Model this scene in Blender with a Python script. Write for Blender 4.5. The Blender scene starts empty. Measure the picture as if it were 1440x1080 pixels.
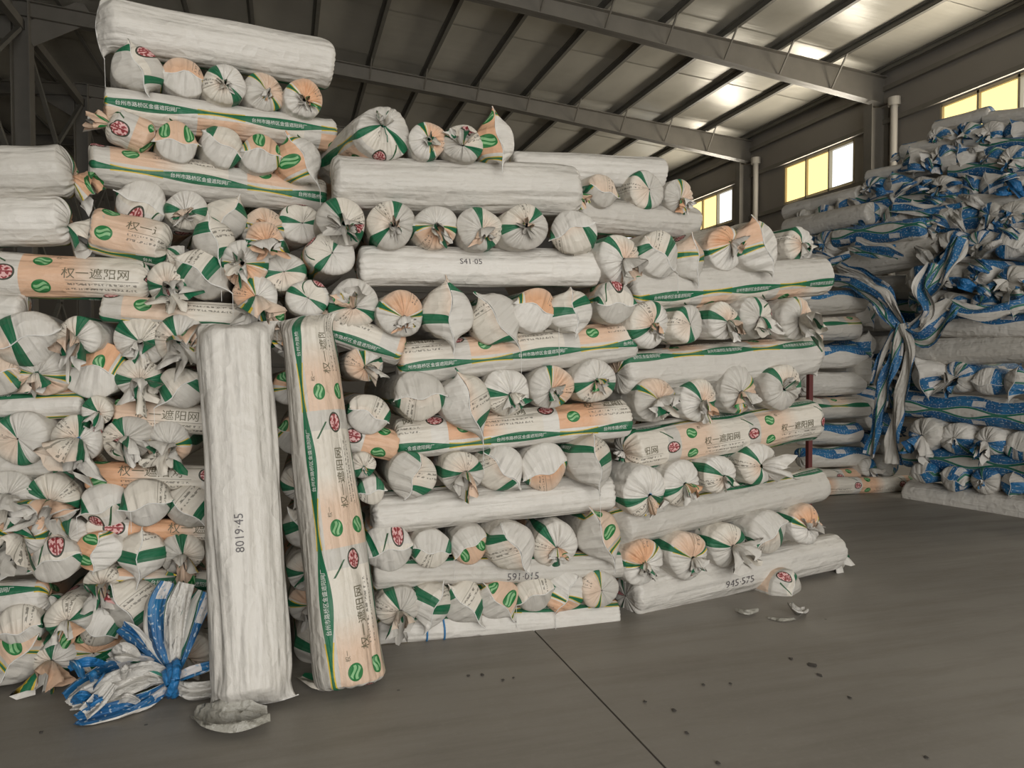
import bpy, math, random
import numpy as np
from mathutils import Vector

# ------------------------------------------------------------------ camera, world, lights, exposure
C = bpy.context.scene.collection
SC = bpy.context.scene
F_PX, CAM_H = 1040.0, 1.6
YAW, PITCH = math.radians(17.05), math.radians(1.65)
cam_data = bpy.data.cameras.new('camera')
cam_data.sensor_width = 36.0
cam_data.lens = 36.0 * F_PX / 1440.0
cam_data.clip_end = 200
cam = bpy.data.objects.new('camera', cam_data)
cam.location = (0, 0, CAM_H)
cam.rotation_euler = (math.pi / 2 - PITCH, 0, -YAW)
C.objects.link(cam)
SC.camera = cam

world = bpy.data.worlds.new('world')
SC.world = world
world.use_nodes = True
bg = world.node_tree.nodes['Background']
bg.inputs[0].default_value = (0.93, 0.97, 1.0, 1)
bg.inputs[1].default_value = 1.6

SC.view_settings.view_transform = 'Standard'
SC.view_settings.look = 'None'
SC.view_settings.gamma = 1.0
SC.view_settings.use_curve_mapping = False
SC.view_settings.exposure = 0.02


def area(name, loc, rot, sx, sy, power, col):
    l = bpy.data.lights.new(name, 'AREA')
    l.shape = 'RECTANGLE'
    l.size, l.size_y, l.energy, l.color = sx, sy, power, col
    o = bpy.data.objects.new(name, l)
    o.location, o.rotation_euler = loc, rot
    C.objects.link(o)
    return o


# daylight entering by the open loading door in the end wall behind the camera
area('door_daylight_offscreen', (1.5, -6.55, 2.95), (math.radians(90), 0, 0), 9.0, 5.8, 900, (1.0, 0.98, 0.945))
# daylight through the high windows of the right wall (the nearest one is out of the picture)
for _y, _n in ((5.875, 'window_right_offscreen'), (10.875, 'window_daylight'), (15.875, 'window_daylight'), (20.875, 'window_daylight')):
    area(_n, (12.98, _y, 6.405), (0, math.radians(90), 0), 1.0, 2.5, 160, (1.0, 0.92, 0.78))

# ------------------------------------------------------------------ pixel rays
cy_, sy_ = math.cos(YAW), math.sin(YAW)
FWD = np.array([sy_ * math.cos(PITCH), cy_ * math.cos(PITCH), -math.sin(PITCH)])
RIGHT = np.array([cy_, -sy_, 0.0])
UP = np.cross(RIGHT, FWD)
CAMP = np.array([0, 0, CAM_H])


def ray(px, py):
    return FWD + RIGHT * ((px - 720) / F_PX) - UP * ((py - 540) / F_PX)


def on_floor(px, py, z=0.0):
    d = ray(px, py)
    return CAMP + d * ((z - CAM_H) / d[2])


def on_y(px, py, y):
    d = ray(px, py)
    return CAMP + d * (y / d[1])


def on_x(px, py, x):
    d = ray(px, py)
    return CAMP + d * (x / d[0])


class Frame:
    """a vertical stack face: origin on plan, angle of the face from +X"""
    def __init__(self, o, ang):
        self.o = np.array([o[0], o[1], 0.0])
        a = math.radians(ang)
        self.d = np.array([math.cos(a), math.sin(a), 0.0])
        self.n = np.array([math.sin(a), -math.cos(a), 0.0])

    def pt(self, px, py, out=0.0):
        r = ray(px, py)
        k = (np.dot(self.o - CAMP, self.n) + out) / np.dot(r, self.n)
        return CAMP + r * k

    def scale(self, px, py, out=0.0):
        p = self.pt(px, py, out) - CAMP
        return float(np.dot(p, FWD)) / F_PX          # metres per pixel


# ------------------------------------------------------------------ node helper
class X:
    nt = None

    def __init__(self, s): self.s = s

    @staticmethod
    def m(op, *a, clamp=False):
        n = X.nt.nodes.new('ShaderNodeMath'); n.operation = op; n.use_clamp = clamp
        for i, v in enumerate(a):
            if isinstance(v, X): X.nt.links.new(v.s, n.inputs[i])
            else: n.inputs[i].default_value = v
        return X(n.outputs[0])

    def __add__(s, o): return X.m('ADD', s, o)
    def __radd__(s, o): return X.m('ADD', o, s)
    def __sub__(s, o): return X.m('SUBTRACT', s, o)
    def __rsub__(s, o): return X.m('SUBTRACT', o, s)
    def __mul__(s, o): return X.m('MULTIPLY', s, o)
    def __rmul__(s, o): return X.m('MULTIPLY', o, s)
    def __truediv__(s, o): return X.m('DIVIDE', s, o)
    def __lt__(s, o): return X.m('LESS_THAN', s, o)
    def __gt__(s, o): return X.m('GREATER_THAN', s, o)
    def abs(s): return X.m('ABSOLUTE', s)
    def sin(s): return X.m('SINE', s)
    def cos(s): return X.m('COSINE', s)
    def mod(s, o): return X.m('FLOORED_MODULO', s, o)
    def min(s, o): return X.m('MINIMUM', s, o)
    def max(s, o): return X.m('MAXIMUM', s, o)
    def inv(s): return X.m('SUBTRACT', 1.0, s)

    def ramp(s, a, b):
        n = X.nt.nodes.new('ShaderNodeMapRange')
        X.nt.links.new(s.s, n.inputs[0])
        n.inputs[1].default_value, n.inputs[2].default_value = a, b
        return X(n.outputs[0])


def mixc(fac, a, b):
    n = X.nt.nodes.new('ShaderNodeMix'); n.data_type = 'RGBA'
    if isinstance(fac, X): X.nt.links.new(fac.s, n.inputs[0])
    else: n.inputs[0].default_value = fac
    for v, i in ((a, 6), (b, 7)):
        if isinstance(v, X): X.nt.links.new(v.s, n.inputs[i])
        else: n.inputs[i].default_value = (*v, 1)
    return X(n.outputs[2])


def noise(coord, scale, detail=3, rough=0.55):
    n = X.nt.nodes.new('ShaderNodeTexNoise')
    X.nt.links.new(coord.s, n.inputs['Vector'])
    n.inputs['Scale'].default_value = scale
    n.inputs['Detail'].default_value = detail
    n.inputs['Roughness'].default_value = rough
    return X(n.outputs['Fac'])


def mapping(coord, sc):
    n = X.nt.nodes.new('ShaderNodeMapping')
    X.nt.links.new(coord.s, n.inputs['Vector'])
    n.inputs['Scale'].default_value = sc
    return X(n.outputs[0])


def new_mat(name):
    m = bpy.data.materials.new(name); m.use_nodes = True
    X.nt = m.node_tree
    b = m.node_tree.nodes['Principled BSDF']
    return m, b


def link(v, sock):
    if isinstance(v, X): X.nt.links.new(v.s, sock)
    elif isinstance(v, tuple): sock.default_value = (*v, 1)
    else: sock.default_value = v


def bump(b, h, strength=0.3, dist=0.01):
    n = X.nt.nodes.new('ShaderNodeBump')
    n.inputs['Strength'].default_value = strength
    n.inputs['Distance'].default_value = dist
    X.nt.links.new(h.s, n.inputs['Height'])
    X.nt.links.new(n.outputs[0], b.inputs['Normal'])


def texco(name):
    n = X.nt.nodes.new('ShaderNodeTexCoord')
    return X(n.outputs[name])


def sep(v):
    n = X.nt.nodes.new('ShaderNodeSeparateXYZ')
    X.nt.links.new(v.s, n.inputs[0])
    return X(n.outputs[0]), X(n.outputs[1]), X(n.outputs[2])


def obj_random():
    n = X.nt.nodes.new('ShaderNodeObjectInfo')
    return X(n.outputs['Random'])


def simple(name, col, rough=0.6, metal=0.0, nscale=None, namt=0.15, bumpk=0.0, emit=None, estr=0):
    m, b = new_mat(name)
    if nscale:
        f = noise(texco('Object'), nscale, 4)
        link(mixc(f, tuple(c * (1 - namt) for c in col), tuple(min(1, c * (1 + namt)) for c in col)), b.inputs['Base Color'])
        if bumpk: bump(b, f, bumpk, 0.02)
    else:
        b.inputs['Base Color'].default_value = (*col, 1)
    b.inputs['Roughness'].default_value = rough
    b.inputs['Metallic'].default_value = metal
    if emit:
        b.inputs['Emission Color'].default_value = (*emit, 1)
        b.inputs['Emission Strength'].default_value = estr
    return m


PER = 0.68          # print repeat along the sack
WHITE = (0.66, 0.635, 0.585)
GREEN = (0.008, 0.115, 0.05)


def sack_material(name, blue=False):
    m, b = new_mat(name)
    uv = texco('UV')
    u, v, _ = sep(uv)
    uu = u.mod(PER)
    av = v.abs()
    rnd = obj_random()
    st = noise(mapping(uv, (3.0, 60.0, 1)), 1.0, 4)
    blot = noise(texco('Object'), 5.0, 4)
    base = mixc(rnd, (0.62, 0.585, 0.53), (0.455, 0.425, 0.375))
    base = mixc(blot.ramp(0.56, 0.78) * 0.35, base, (0.44, 0.41, 0.36))
    if not blue:
        panel = av < 0.15
        beige = (0.60, 0.55, 0.47)
        org = mixc(rnd, (0.62, 0.34, 0.19), (0.60, 0.46, 0.35))
        pc = mixc(uu.ramp(0.20, 0.36), org, beige)
        col = mixc(panel * (uu < 0.58), base, pc)
        # small print under the big characters
        tx = noise(mapping(uv, (95.0, 60.0, 1)), 1.0, 1)
        ln = ((v + 0.055).abs() < 0.006).max((v + 0.082).abs() < 0.006)
        col = mixc((tx > 0.5) * ln * (uu > 0.2) * (uu < 0.52) * 0.75, col, (0.10, 0.09, 0.07))
        rule = ((v + 0.036).abs() < 0.0018) * (uu > 0.2) * (uu < 0.53)
        col = mixc(rule * 0.7, col, (0.12, 0.11, 0.08))
        # two green leaf roundels
        dx = (uu - 0.095) / 0.042
        dy = (av - 0.075) / 0.038
        rr = dx * dx + dy * dy
        leaf = ((dx * 3.0).sin() * 0.28 + dy).abs()
        circ = mixc((leaf < 0.5) * (leaf > 0.12) * (rr < 0.62), (0.012, 0.15, 0.035), (0.22, 0.42, 0.20))
        col = mixc(rr < 1.0, col, circ)
        # red oval seal with dark rim
        ex = (uu - 0.615) / 0.052
        ey = (v + 0.005) / 0.043
        er = ex * ex + ey * ey
        gl = noise(mapping(uv, (70.0, 70.0, 1)), 1.0, 0)
        seal = mixc((gl > 0.48) * ((v + 0.005).abs() > 0.004), (0.24, 0.03, 0.035), (0.62, 0.36, 0.34))
        seal = mixc(er > 0.68, seal, (0.035, 0.04, 0.025))
        tail = (((uu - 0.615) * 0.8 + v - 0.062).abs() < 0.006) * (uu > 0.54) * (uu < 0.62)
        col = mixc(tail, col, (0.02, 0.08, 0.03))
        col = mixc(er < 1.0, col, seal)
        # waving green bands on both sides of the panel
        ph = (u - 0.44) * (2 * math.pi / PER)
        hw = ph.cos() * 0.013 + 0.019
        cen = ph.cos() * -0.004 + 0.178
        band = (av - cen).abs() < hw
        col = mixc(band, col, GREEN)
        edge = ((av - cen).abs() < hw + 0.006) * band.inv() * (uu < 0.25)
        col = mixc(edge, col, (0.55, 0.38, 0.03))
    else:
        # blue print: broad blue bands along the sack with pale boxes, green edge
        w1 = (u * (2 * math.pi / PER)).sin() * 0.03
        band = ((av - 0.12 - w1).abs() < 0.07)
        bl = mixc(blot.ramp(.3, .7), (0.010, 0.075, 0.20), (0.016, 0.15, 0.32))
        col = mixc(band, base, bl)
        box = (uu > 0.22) * (uu < 0.36) * ((av - 0.12).abs() < 0.035)
        col = mixc(box, col, (0.55, 0.52, 0.50))
        gl = noise(mapping(uv, (55.0, 55.0, 1)), 1.0, 0)
        col = mixc(band * (gl > 0.68), col, (0.30, 0.36, 0.42))
        g2 = ((av - 0.035 - w1).abs() < 0.012)
        col = mixc(g2, col, (0.01, 0.13, 0.09))
    # woven streaks and dust
    col = mixc(st.ramp(0.45, 0.8) * 0.22, col, (0.36, 0.33, 0.28))
    link(col, b.inputs['Base Color'])
    b.inputs['Roughness'].default_value = 0.5
    b.inputs['Specular IOR Level'].default_value = 0.35
    wr = noise(mapping(uv, (5.0, 22.0, 1)), 1.0, 5, 0.62)
    fine = noise(texco('Object'), 55.0, 3)
    wave = noise(mapping(uv, (1.3, 11.0, 1)), 1.0, 2, 0.5)
    cr = (noise(texco('Object'), 6.5, 2) - 0.5).abs()
    cr2 = (noise(mapping(uv, (1.6, 14.0, 1)), 1.0, 1) - 0.5).abs()
    bump(b, wr * 0.45 + wave * 1.6 + fine * 0.12 - cr * 1.7 - cr2 * 0.9, 0.8, 0.022)
    return m


M_SACK = sack_material('printed_woven_sack')
M_BLUE = sack_material('blue_printed_woven_sack', True)


def film(name, col, rough=0.4):
    m, b = new_mat(name)
    oc = texco('Object')
    f = noise(oc, 9, 4)
    link(mixc(f, tuple(c * 0.8 for c in col), col), b.inputs['Base Color'])
    b.inputs['Roughness'].default_value = rough
    bump(b, noise(oc, 22, 5, 0.6) - (noise(oc, 11, 2) - 0.5).abs() * 3.0, 0.8, 0.02)
    return m


M_DIRTY = film('dirty_grey_film', (0.36, 0.34, 0.29))
M_TUFT = film('white_sack_film', (0.56, 0.53, 0.48))
M_GREENFILM = film('green_sack_film', (0.015, 0.14, 0.06))
M_ORANGEFILM = film('orange_sack_film', (0.62, 0.36, 0.18))
M_BLUEFILM = film('blue_sack_film', (0.02, 0.16, 0.38))
M_INK = simple('dark_print_ink', (0.13, 0.115, 0.07), 0.6)
M_WINK = simple('white_print_ink', (0.62, 0.62, 0.57), 0.6)
M_MARK = simple('marker_ink', (0.10, 0.09, 0.09), 0.6)
M_STR_G = simple('green_string', (0.02, 0.12, 0.07), 0.6)
M_STR_B = simple('blue_string', (0.03, 0.16, 0.34), 0.6)
M_STR_K = simple('dark_string', (0.06, 0.05, 0.045), 0.7)
M_STR_W = simple('white_thread', (0.62, 0.60, 0.56), 0.7)


# ------------------------------------------------------------------ mesh builders
def link_mesh(name, co, faces, mat, parent=None, uvs=None, smooth=True):
    """co (n,3) array, faces (m,4) or (m,3) int array or list; uvs per loop (m*k,2)"""
    me = bpy.data.meshes.new(name)
    co = np.asarray(co, dtype=np.float32)
    if isinstance(faces, np.ndarray):
        k = faces.shape[1]
        me.vertices.add(len(co)); me.vertices.foreach_set('co', co.ravel())
        me.loops.add(faces.size); me.loops.foreach_set('vertex_index', faces.astype(np.int32).ravel())
        me.polygons.add(len(faces))
        me.polygons.foreach_set('loop_start', np.arange(0, faces.size, k, dtype=np.int32))
        if uvs is not None:
            l = me.uv_layers.new(name='UVMap')
            l.data.foreach_set('uv', np.asarray(uvs, dtype=np.float32).ravel())
        me.update(calc_edges=True)
    else:
        me.from_pydata([tuple(map(float, c)) for c in co], [], faces)
        me.update()
    if smooth:
        me.polygons.foreach_set('use_smooth', np.ones(len(me.polygons), dtype=bool))
    me.validate()
    if mat: me.materials.append(mat)
    o = bpy.data.objects.new(name, me)
    C.objects.link(o)
    if parent: o.parent = parent
    return o


def grid_faces(ni, nj, wrap):
    jn = nj if wrap else nj - 1
    i = np.arange(ni - 1)[:, None]; j = np.arange(jn)[None, :]
    j2 = (j + 1) % nj
    f = np.stack([i * nj + j, i * nj + j2, (i + 1) * nj + j2, (i + 1) * nj + j], -1)
    return f.reshape(-1, 4)


def tube(name, pts, r, mat, parent=None, n=6):
    pts = np.asarray(pts, float)
    t = np.gradient(pts, axis=0)
    t /= np.linalg.norm(t, axis=1, keepdims=True) + 1e-9
    ref = np.array([0.31, 0.52, 0.79])
    a = np.cross(t, ref); a /= np.linalg.norm(a, axis=1, keepdims=True) + 1e-9
    b = np.cross(t, a)
    th = np.linspace(0, 2 * math.pi, n, endpoint=False)
    co = pts[:, None] + r * (np.cos(th)[None, :, None] * a[:, None] + np.sin(th)[None, :, None] * b[:, None])
    return link_mesh(name, co.reshape(-1, 3), grid_faces(len(pts), n, True), mat, parent)


def ring(name, c, nrm, r, rt, mat, parent):
    nrm = np.asarray(nrm, float); nrm /= np.linalg.norm(nrm)
    a = np.cross(nrm, [0.2, 0.3, 0.9]); a /= np.linalg.norm(a); b = np.cross(nrm, a)
    th = np.linspace(0, 2 * math.pi, 13)
    return tube(name, [c + r * (math.cos(x) * a + math.sin(x) * b) for x in th], rt, mat, parent, 5)


def boxes(name, lst, mat, parent=None):
    """joined boxes of ONE piece: lst of (center, half-axes matrix 3x3)"""
    V, Fc = [], []
    for c, ax in lst:
        k = len(V)
        for sx in (-1, 1):
            for sy in (-1, 1):
                for sz in (-1, 1):
                    V.append(np.asarray(c) + ax[0] * sx + ax[1] * sy + ax[2] * sz)
        Fc += [[k + i for i in q] for q in ((0, 1, 3, 2), (4, 6, 7, 5), (0, 4, 5, 1), (2, 3, 7, 6), (0, 2, 6, 4), (1, 5, 7, 3))]
    return link_mesh(name, V, Fc, mat, parent, smooth=False)


def box(name, lo, hi, mat, parent=None):
    lo, hi = np.array(lo, float), np.array(hi, float)
    return boxes(name, [((lo + hi) / 2, np.diag((hi - lo) / 2))], mat, parent)


def bar(p, q, w, h):
    """box element from p to q, w across, h along the up direction"""
    p, q = np.asarray(p, float), np.asarray(q, float)
    t = q - p; L = np.linalg.norm(t); t /= L
    up = np.array([0, 0, 1.0])
    if abs(t[2]) > 0.95: up = np.array([0, 1.0, 0])
    s = np.cross(t, up); s /= np.linalg.norm(s); up = np.cross(s, t)
    return ((p + q) / 2, np.array([t * L / 2, s * w / 2, up * h / 2]))


def tag(o, label, cat, group=None):
    o['label'] = label; o['category'] = cat
    if group: o['group'] = group
    return o


def struct(o):
    o['kind'] = 'structure'
    return o


_text = {}


def text_mesh(s, size):
    k = (s, size)
    if k not in _text:
        cu = bpy.data.curves.new('print_text', 'FONT')
        cu.body = s; cu.size = size; cu.resolution_u = 2
        o = bpy.data.objects.new('print_text', cu)
        C.objects.link(o)
        dg = bpy.context.evaluated_depsgraph_get()
        me = o.evaluated_get(dg).to_mesh()
        co = np.array([v.co[:2] for v in me.vertices]).reshape(-1, 2)
        fs = [list(p.vertices) for p in me.polygons]
        o.evaluated_get(dg).to_mesh_clear()
        bpy.data.objects.remove(o); bpy.data.curves.remove(cu)
        if len(co):
            co = co - np.array([co[:, 0].min(), (co[:, 1].min() + co[:, 1].max()) / 2])
        _text[k] = (co, fs)
    return _text[k]


# ------------------------------------------------------------------ the roll
def smooth01(q):
    q = np.clip(q, 0, 1)
    return q * q * (3 - 2 * q)


class Roll:
    """a stuffed woven sack: tube A->B, e1 at theta=0, e2 at theta=90deg; caps at both ends"""
    def __init__(s, name, A, B, R, e1, capA, capB, ph, u0, seed, nth=56, nb=26, nc=13, mat=None, squash=0.05, wrinkle=1.0, sag=0.0, R2=None, uflip=1):
        rg = np.random.RandomState(seed)
        s.rg = rg
        A, B = np.asarray(A, float), np.asarray(B, float)
        t = B - A; L = np.linalg.norm(t); t = t / L
        e1 = np.asarray(e1, float); e1 = e1 - t * np.dot(e1, t); e1 /= np.linalg.norm(e1)
        e2 = np.cross(e1, t)
        s.A, s.B, s.R, s.L, s.t, s.e1, s.e2, s.ph, s.u0 = A, B, R, L, t, e1, e2, ph, u0
        s.nth, s.nb, s.mat = nth, nb, mat or M_SACK
        R2 = R2 or R
        th = np.linspace(0, 2 * math.pi, nth, endpoint=False)
        # longitudinal creases
        K = 9
        nk = rg.randint(2, 13, K); mk = rg.uniform(-2.2, 2.2, K); pk = rg.uniform(0, 6.28, K)
        ak = rg.uniform(0.3, 1.0, K) / nk ** 0.6

        valleys = [(rg.uniform(0.8, 2.2), rg.uniform(0, 6.28), rg.uniform(-.35, .35), rg.uniform(.06, .14)) for _ in range(7)]

        def crease(T, S):
            r = 0
            for a, n, m_, p in zip(ak, nk, mk, pk):
                r = r + a * (np.abs(np.sin((n * T + m_ * S * 2 + p) / 1.0)) - 0.6)
            for d_, t0, dr, wd in valleys:
                dd = (T - t0 - dr * np.sin(2.2 * S / L + t0) + math.pi) % (2 * math.pi) - math.pi
                r = r - d_ * np.exp(-(dd / wd) ** 2) * (0.55 + 0.45 * np.sin(3.3 * S / L + 5 * t0))
            return r * 0.024 * wrinkle
        dn = rg.uniform(0, 6.28, 4)
        blob = 1 + 0.035 * np.sin(2 * th + dn[0]) + 0.03 * np.sin(3 * th + dn[1]) + 0.015 * np.sin(5 * th + dn[2])

        def lump(T, S):
            return 0.040 * np.sin(T + 3.1 * S / L + dn[0]) * np.sin(2.3 * 3.14 * S / L + dn[1]) + 0.032 * np.sin(2 * T + dn[2]) * np.sin(5 * S / L + dn[3])
        # pleat pattern
        npl = rg.randint(15, 23)
        w1, w2 = rg.uniform(0, 6.28, 2)
        tw = th + 0.10 * np.sin(2 * th + w1) + 0.06 * np.sin(5 * th + w2)
        pl = np.abs(np.sin(npl * tw / 2 + rg.uniform(0, 6))) ** 0.75
        pamp = 0.55 + 0.45 * np.sin(3 * th + rg.uniform(0, 6)) * np.sin(th + rg.uniform(0, 6))

        def cap(kind, q, side):
            """side -1 at A, +1 at B; returns offsets in e1, e2, axial (outward), arc length"""
            o = kind
            ty = o['k']
            cth, sth = np.cos(th), np.sin(th)
            Rr = R if side < 0 else R2
            if ty in 'tps':
                ext = o.get('ext', 0.42) * Rr
                neck = 0.10 if ty != 's' else 0.03
                rad = neck + (1 - neck) * np.sqrt(max(0, 1 - q ** 2.1)) if ty == 's' else neck + (1 - neck) * (1 - q ** 1.75)
                amp = math.sin(math.pi * min(1, q * 0.93)) * (1.0 if ty != 's' else 0.35)
                rr = Rr * rad * blob * (1 - 0.10 * amp * (1 - pl) * pamp)
                ax = ext * math.sin(min(1, q * 1.12) * math.pi / 2) - 0.25 * Rr * amp * (1 - pl) * pamp
                if ty != 's': ax = ax - 0.10 * Rr * smooth01((q - 0.7) / 0.3)
                ax = ax + 0.05 * Rr * q * (1 - q) * 4 * np.sin(2 * th + w1)
                off = np.array(o.get('off', (0, 0))) * Rr * q ** 1.3
                return off[0] + rr * cth, off[1] + rr * sth * (1 - squash), ax + 0 * th, Rr * q * 0.95
            # flattened sack end with a straight seam
            phi = o.get('phi', 0.0)
            W = o.get('W', 1.3); ell = o.get('l', 0.7)
            k = float(smooth01(q ** 0.85))
            psi = (th - phi + math.pi) % (2 * math.pi) - math.pi
            g = 1 - 2 * np.abs(psi) / math.pi
            gb = np.sign(g) * np.abs(g) ** 1.0
            a = np.array([math.cos(phi), math.sin(phi)]); bvec = np.array([-a[1], a[0]])
            thin = 0.013 * np.sign(psi) + 0.10 * q * np.sin(5.5 * g + w1) * (1 - 0.3 * np.abs(g)) + o.get('bend', 0.0) * (1 - g * g)
            sx = (a[0] * W * gb + bvec[0] * thin) * Rr
            sy = (a[1] * W * gb + bvec[1] * thin) * Rr
            x = (1 - k) * Rr * blob * cth + k * sx
            y = (1 - k) * Rr * blob * sth * (1 - squash) + k * sy
            fold = 0.07 * Rr * math.sin(math.pi * q) * np.sin(npl * 0.5 * th + w2)
            ax = Rr * (ell * math.sin(q * math.pi / 2) * (1 + o.get('slant', 0) * gb * q)) + fold * 0.5 - 0.28 * Rr * q * np.abs(gb) ** 2 * o.get('curl', 1.0)
            off = np.array(o.get('off', (0, 0))) * Rr * q ** 1.3
            return off[0] + x, off[1] + y - 0.10 * Rr * q * q, ax, Rr * q * 0.9
        P, U = [], []
        qs = np.linspace(1, 0, nc, endpoint=False)
        lo = None
        for q in qs:
            x, y, ax, arc = cap(capA, q, -1)
            P.append(A + e1 * x[:, None] + e2 * y[:, None] - t * ax[:, None]); U.append(-arc)
        s.i0 = len(P)
        for S in np.linspace(0, L, nb):
            f = S / L
            rb = (R * (1 - f) + R2 * f)
            edge = min(1, min(S, L - S) / (0.35 * R) + 0.25)
            rr = rb * blob * (1 + (crease(th, S) + lump(th, S)) * edge)
            c = A + t * S - np.array([0, 0, 1]) * sag * math.sin(math.pi * f)
            P.append(c + e1 * (rr * np.cos(th))[:, None] + e2 * (rr * np.sin(th) * (1 - squash))[:, None]); U.append(S)
        s.i1 = len(P) - 1
        for q in qs[::-1]:
            x, y, ax, arc = cap(capB, q, 1)
            P.append(B + e1 * x[:, None] + e2 * y[:, None] + t * ax[:, None]); U.append(L + arc)
        P = np.array(P); U = np.array(U)
        s.P, s.U = P, U
        ni = len(P)
        f = grid_faces(ni, nth, True)
        # per-loop uv, v measured from the panel centre, wrapped
        C2 = 2 * math.pi * R
        i = np.arange(ni - 1)[:, None] + np.zeros((1, nth), int)
        j = np.arange(nth)[None, :] + np.zeros((ni - 1, 1), int)
        dth = 2 * math.pi / nth
        vj0 = ((j * dth - ph + math.pi) % (2 * math.pi) - math.pi)
        vj1 = vj0 + dth
        ui0, ui1 = U[i] + u0, U[i + 1] + u0
        uv = np.stack([np.stack([ui0, vj0 * R], -1), np.stack([ui0, vj1 * R], -1), np.stack([ui1, vj1 * R], -1), np.stack([ui1, vj0 * R], -1)], 2)
        org = A.copy()
        # close both ends with a small fan
        s.o = link_mesh(name, (P - org).reshape(-1, 3), f, s.mat, None, uv.reshape(-1, 2))
        s.o.location = org
        s.org = org
        s.capA, s.capB = capA, capB
        for kk, side in ((capA, -1), (capB, 1)):
            ringp = P[0] if side < 0 else P[-1]
            cen = ringp.mean(0)
            if kk['k'] in 'tp':
                s.tuft(cen, t * side, kk, R if side < 0 else R2)
            elif kk['k'] in 'fo' and kk.get('seam', True):
                a_ = ringp[[int(round(((kk.get('phi', 0) + d) % (2 * math.pi)) / (2 * math.pi) * nth)) % nth for d in np.linspace(0.02, math.pi - 0.02, 13)]]
                sm_ = tube('stitched_seam', a_ - org, 0.003, M_STR_W, s.o, 5)
                if kk.get('thread', rg.rand() < 0.4) and nth > 60:
                    lowp = a_[np.argmin(a_[:, 2])] - org
                    ln = rg.uniform(0.08, 0.22)
                    tube('loose_thread', [lowp + np.array([0.004 * math.sin(4 * z), -0.004, -z]) for z in np.linspace(0, ln, 5)], 0.0016, M_STR_W, sm_, 4)

    def tuft(s, c, d, o, R):
        rg = s.rg
        col = o.get('str', None)
        sm = {'g': M_STR_G, 'b': M_STR_B, 'k': M_STR_K}.get(col, M_STR_K if rg.rand() < 0.6 else M_STR_G)
        size = o.get('size', 1.0 if o['k'] == 't' else 0.35) * R
        dirv = d * o.get('fwd', 0.75) + np.array([0, 0, -1.0]) * o.get('down', 0.55) + rg.uniform(-0.35, 0.35, 3)
        if 'dir' in o: dirv = np.asarray(o['dir'], float)
        dirv /= np.linalg.norm(dirv)
        n, m = 40, 8
        th = np.linspace(0, 2 * math.pi, n, endpoint=False)
        w = rg.uniform(0, 6.28, 4)
        nf = rg.randint(4, 7)
        flat = rg.uniform(0.35, 0.8)
        a = np.cross(dirv, [0.1, 0.2, 0.97]); a /= np.linalg.norm(a); b = np.cross(dirv, a)
        rot = rg.uniform(0, 3.14)
        a, b = a * math.cos(rot) + b * math.sin(rot), -a * math.sin(rot) + b * math.cos(rot)
        P = []
        for i in range(m):
            f = i / (m - 1)
            g = d * (1 - f) + dirv * f
            cc = c + (d * 0.12 * f * (1 - f) * 4 * 0.3 + dirv * f) * size * 0.85 - np.array([0, 0, 1]) * 0.18 * size * f * f
            rr = 0.10 * R + (size * 0.62 - 0.04 * R) * f ** 0.75
            fold = 1 + 0.06 * rg.randn(n) * f + f * 0.6 * np.sin(nf * th + w[0] + 1.2 * np.sin(2 * th + w[1])) + f * 0.22 * np.sin(2.0 * nf * th + w[2])
            axj = size * 0.22 * f * np.sin(3 * th + w[3]) + size * 0.10 * f * np.sin(9 * th + w[0])
            P.append(cc + a * (rr * fold * np.cos(th))[:, None] + b * (rr * fold * np.sin(th) * (1 - (1 - flat) * f))[:, None] + dirv * axj[:, None])
        P = np.array(P)
        if o.get('floor'): P[..., 2] = np.maximum(P[..., 2], 0.006 + 0.012 * np.abs(np.sin(7 * th))[None])
        C2 = 2 * math.pi * s.R
        f = grid_faces(m, n, True)
        i = np.arange(m - 1)[:, None] + np.zeros((1, n), int)
        j = np.arange(n)[None, :] + np.zeros((m - 1, 1), int)
        dth = 2 * math.pi / n
        v0 = ((j * dth - s.ph + math.pi) % (2 * math.pi) - math.pi) * s.R
        v1 = v0 + dth * s.R
        uo = s.u0 + o.get('uo', 0.0) + rg.uniform(0, PER)
        sl = size / m
        uu0, uu1 = uo - i * sl, uo - (i + 1) * sl
        uv = np.stack([np.stack([uu0, v0], -1), np.stack([uu0, v1], -1), np.stack([uu1, v1], -1), np.stack([uu1, v0], -1)], 2)
        tf = link_mesh('gathered_tuft', (P - s.org).reshape(-1, 3), f, o.get('tmat', s.mat), s.o, uv.reshape(-1, 2))
        ring('tie_string', c - s.org - d * 0.006, d, 0.115 * R, 0.006, sm, tf)
        if s.nth > 60 and rg.rand() < 0.16:
            c0 = c - s.org + d * 0.01
            for sg in (1,):
                tube('string_end', [c0 + a * 0.12 * R * sg + np.array([0.02 * sg * z, -0.01 * z, 0]) + d * 0.05 * math.sin(2.5 * z) * R * 3 - np.array([0, 0, 1]) * z * R * rg.uniform(.5, .8) for z in np.linspace(0, 1, 5)], 0.003, sm, tf, 4)

    def surf(s, S, v):
        """points on the tube at axial S (m) and v metres round from the panel centre"""
        fi = s.i0 + np.clip(S / s.L, 0, 1) * (s.i1 - s.i0)
        i = np.clip(np.floor(fi).astype(int), s.i0, s.i1 - 1); a = (fi - i)[:, None]
        fj = ((v / s.R + s.ph) % (2 * math.pi)) / (2 * math.pi) * s.nth
        j = np.floor(fj).astype(int) % s.nth; b = (fj - np.floor(fj))[:, None]; j2 = (j + 1) % s.nth
        p = (s.P[i, j] * (1 - a) + s.P[i + 1, j] * a) * (1 - b) + (s.P[i, j2] * (1 - a) + s.P[i + 1, j2] * a) * b
        th = v / s.R + s.ph
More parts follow.
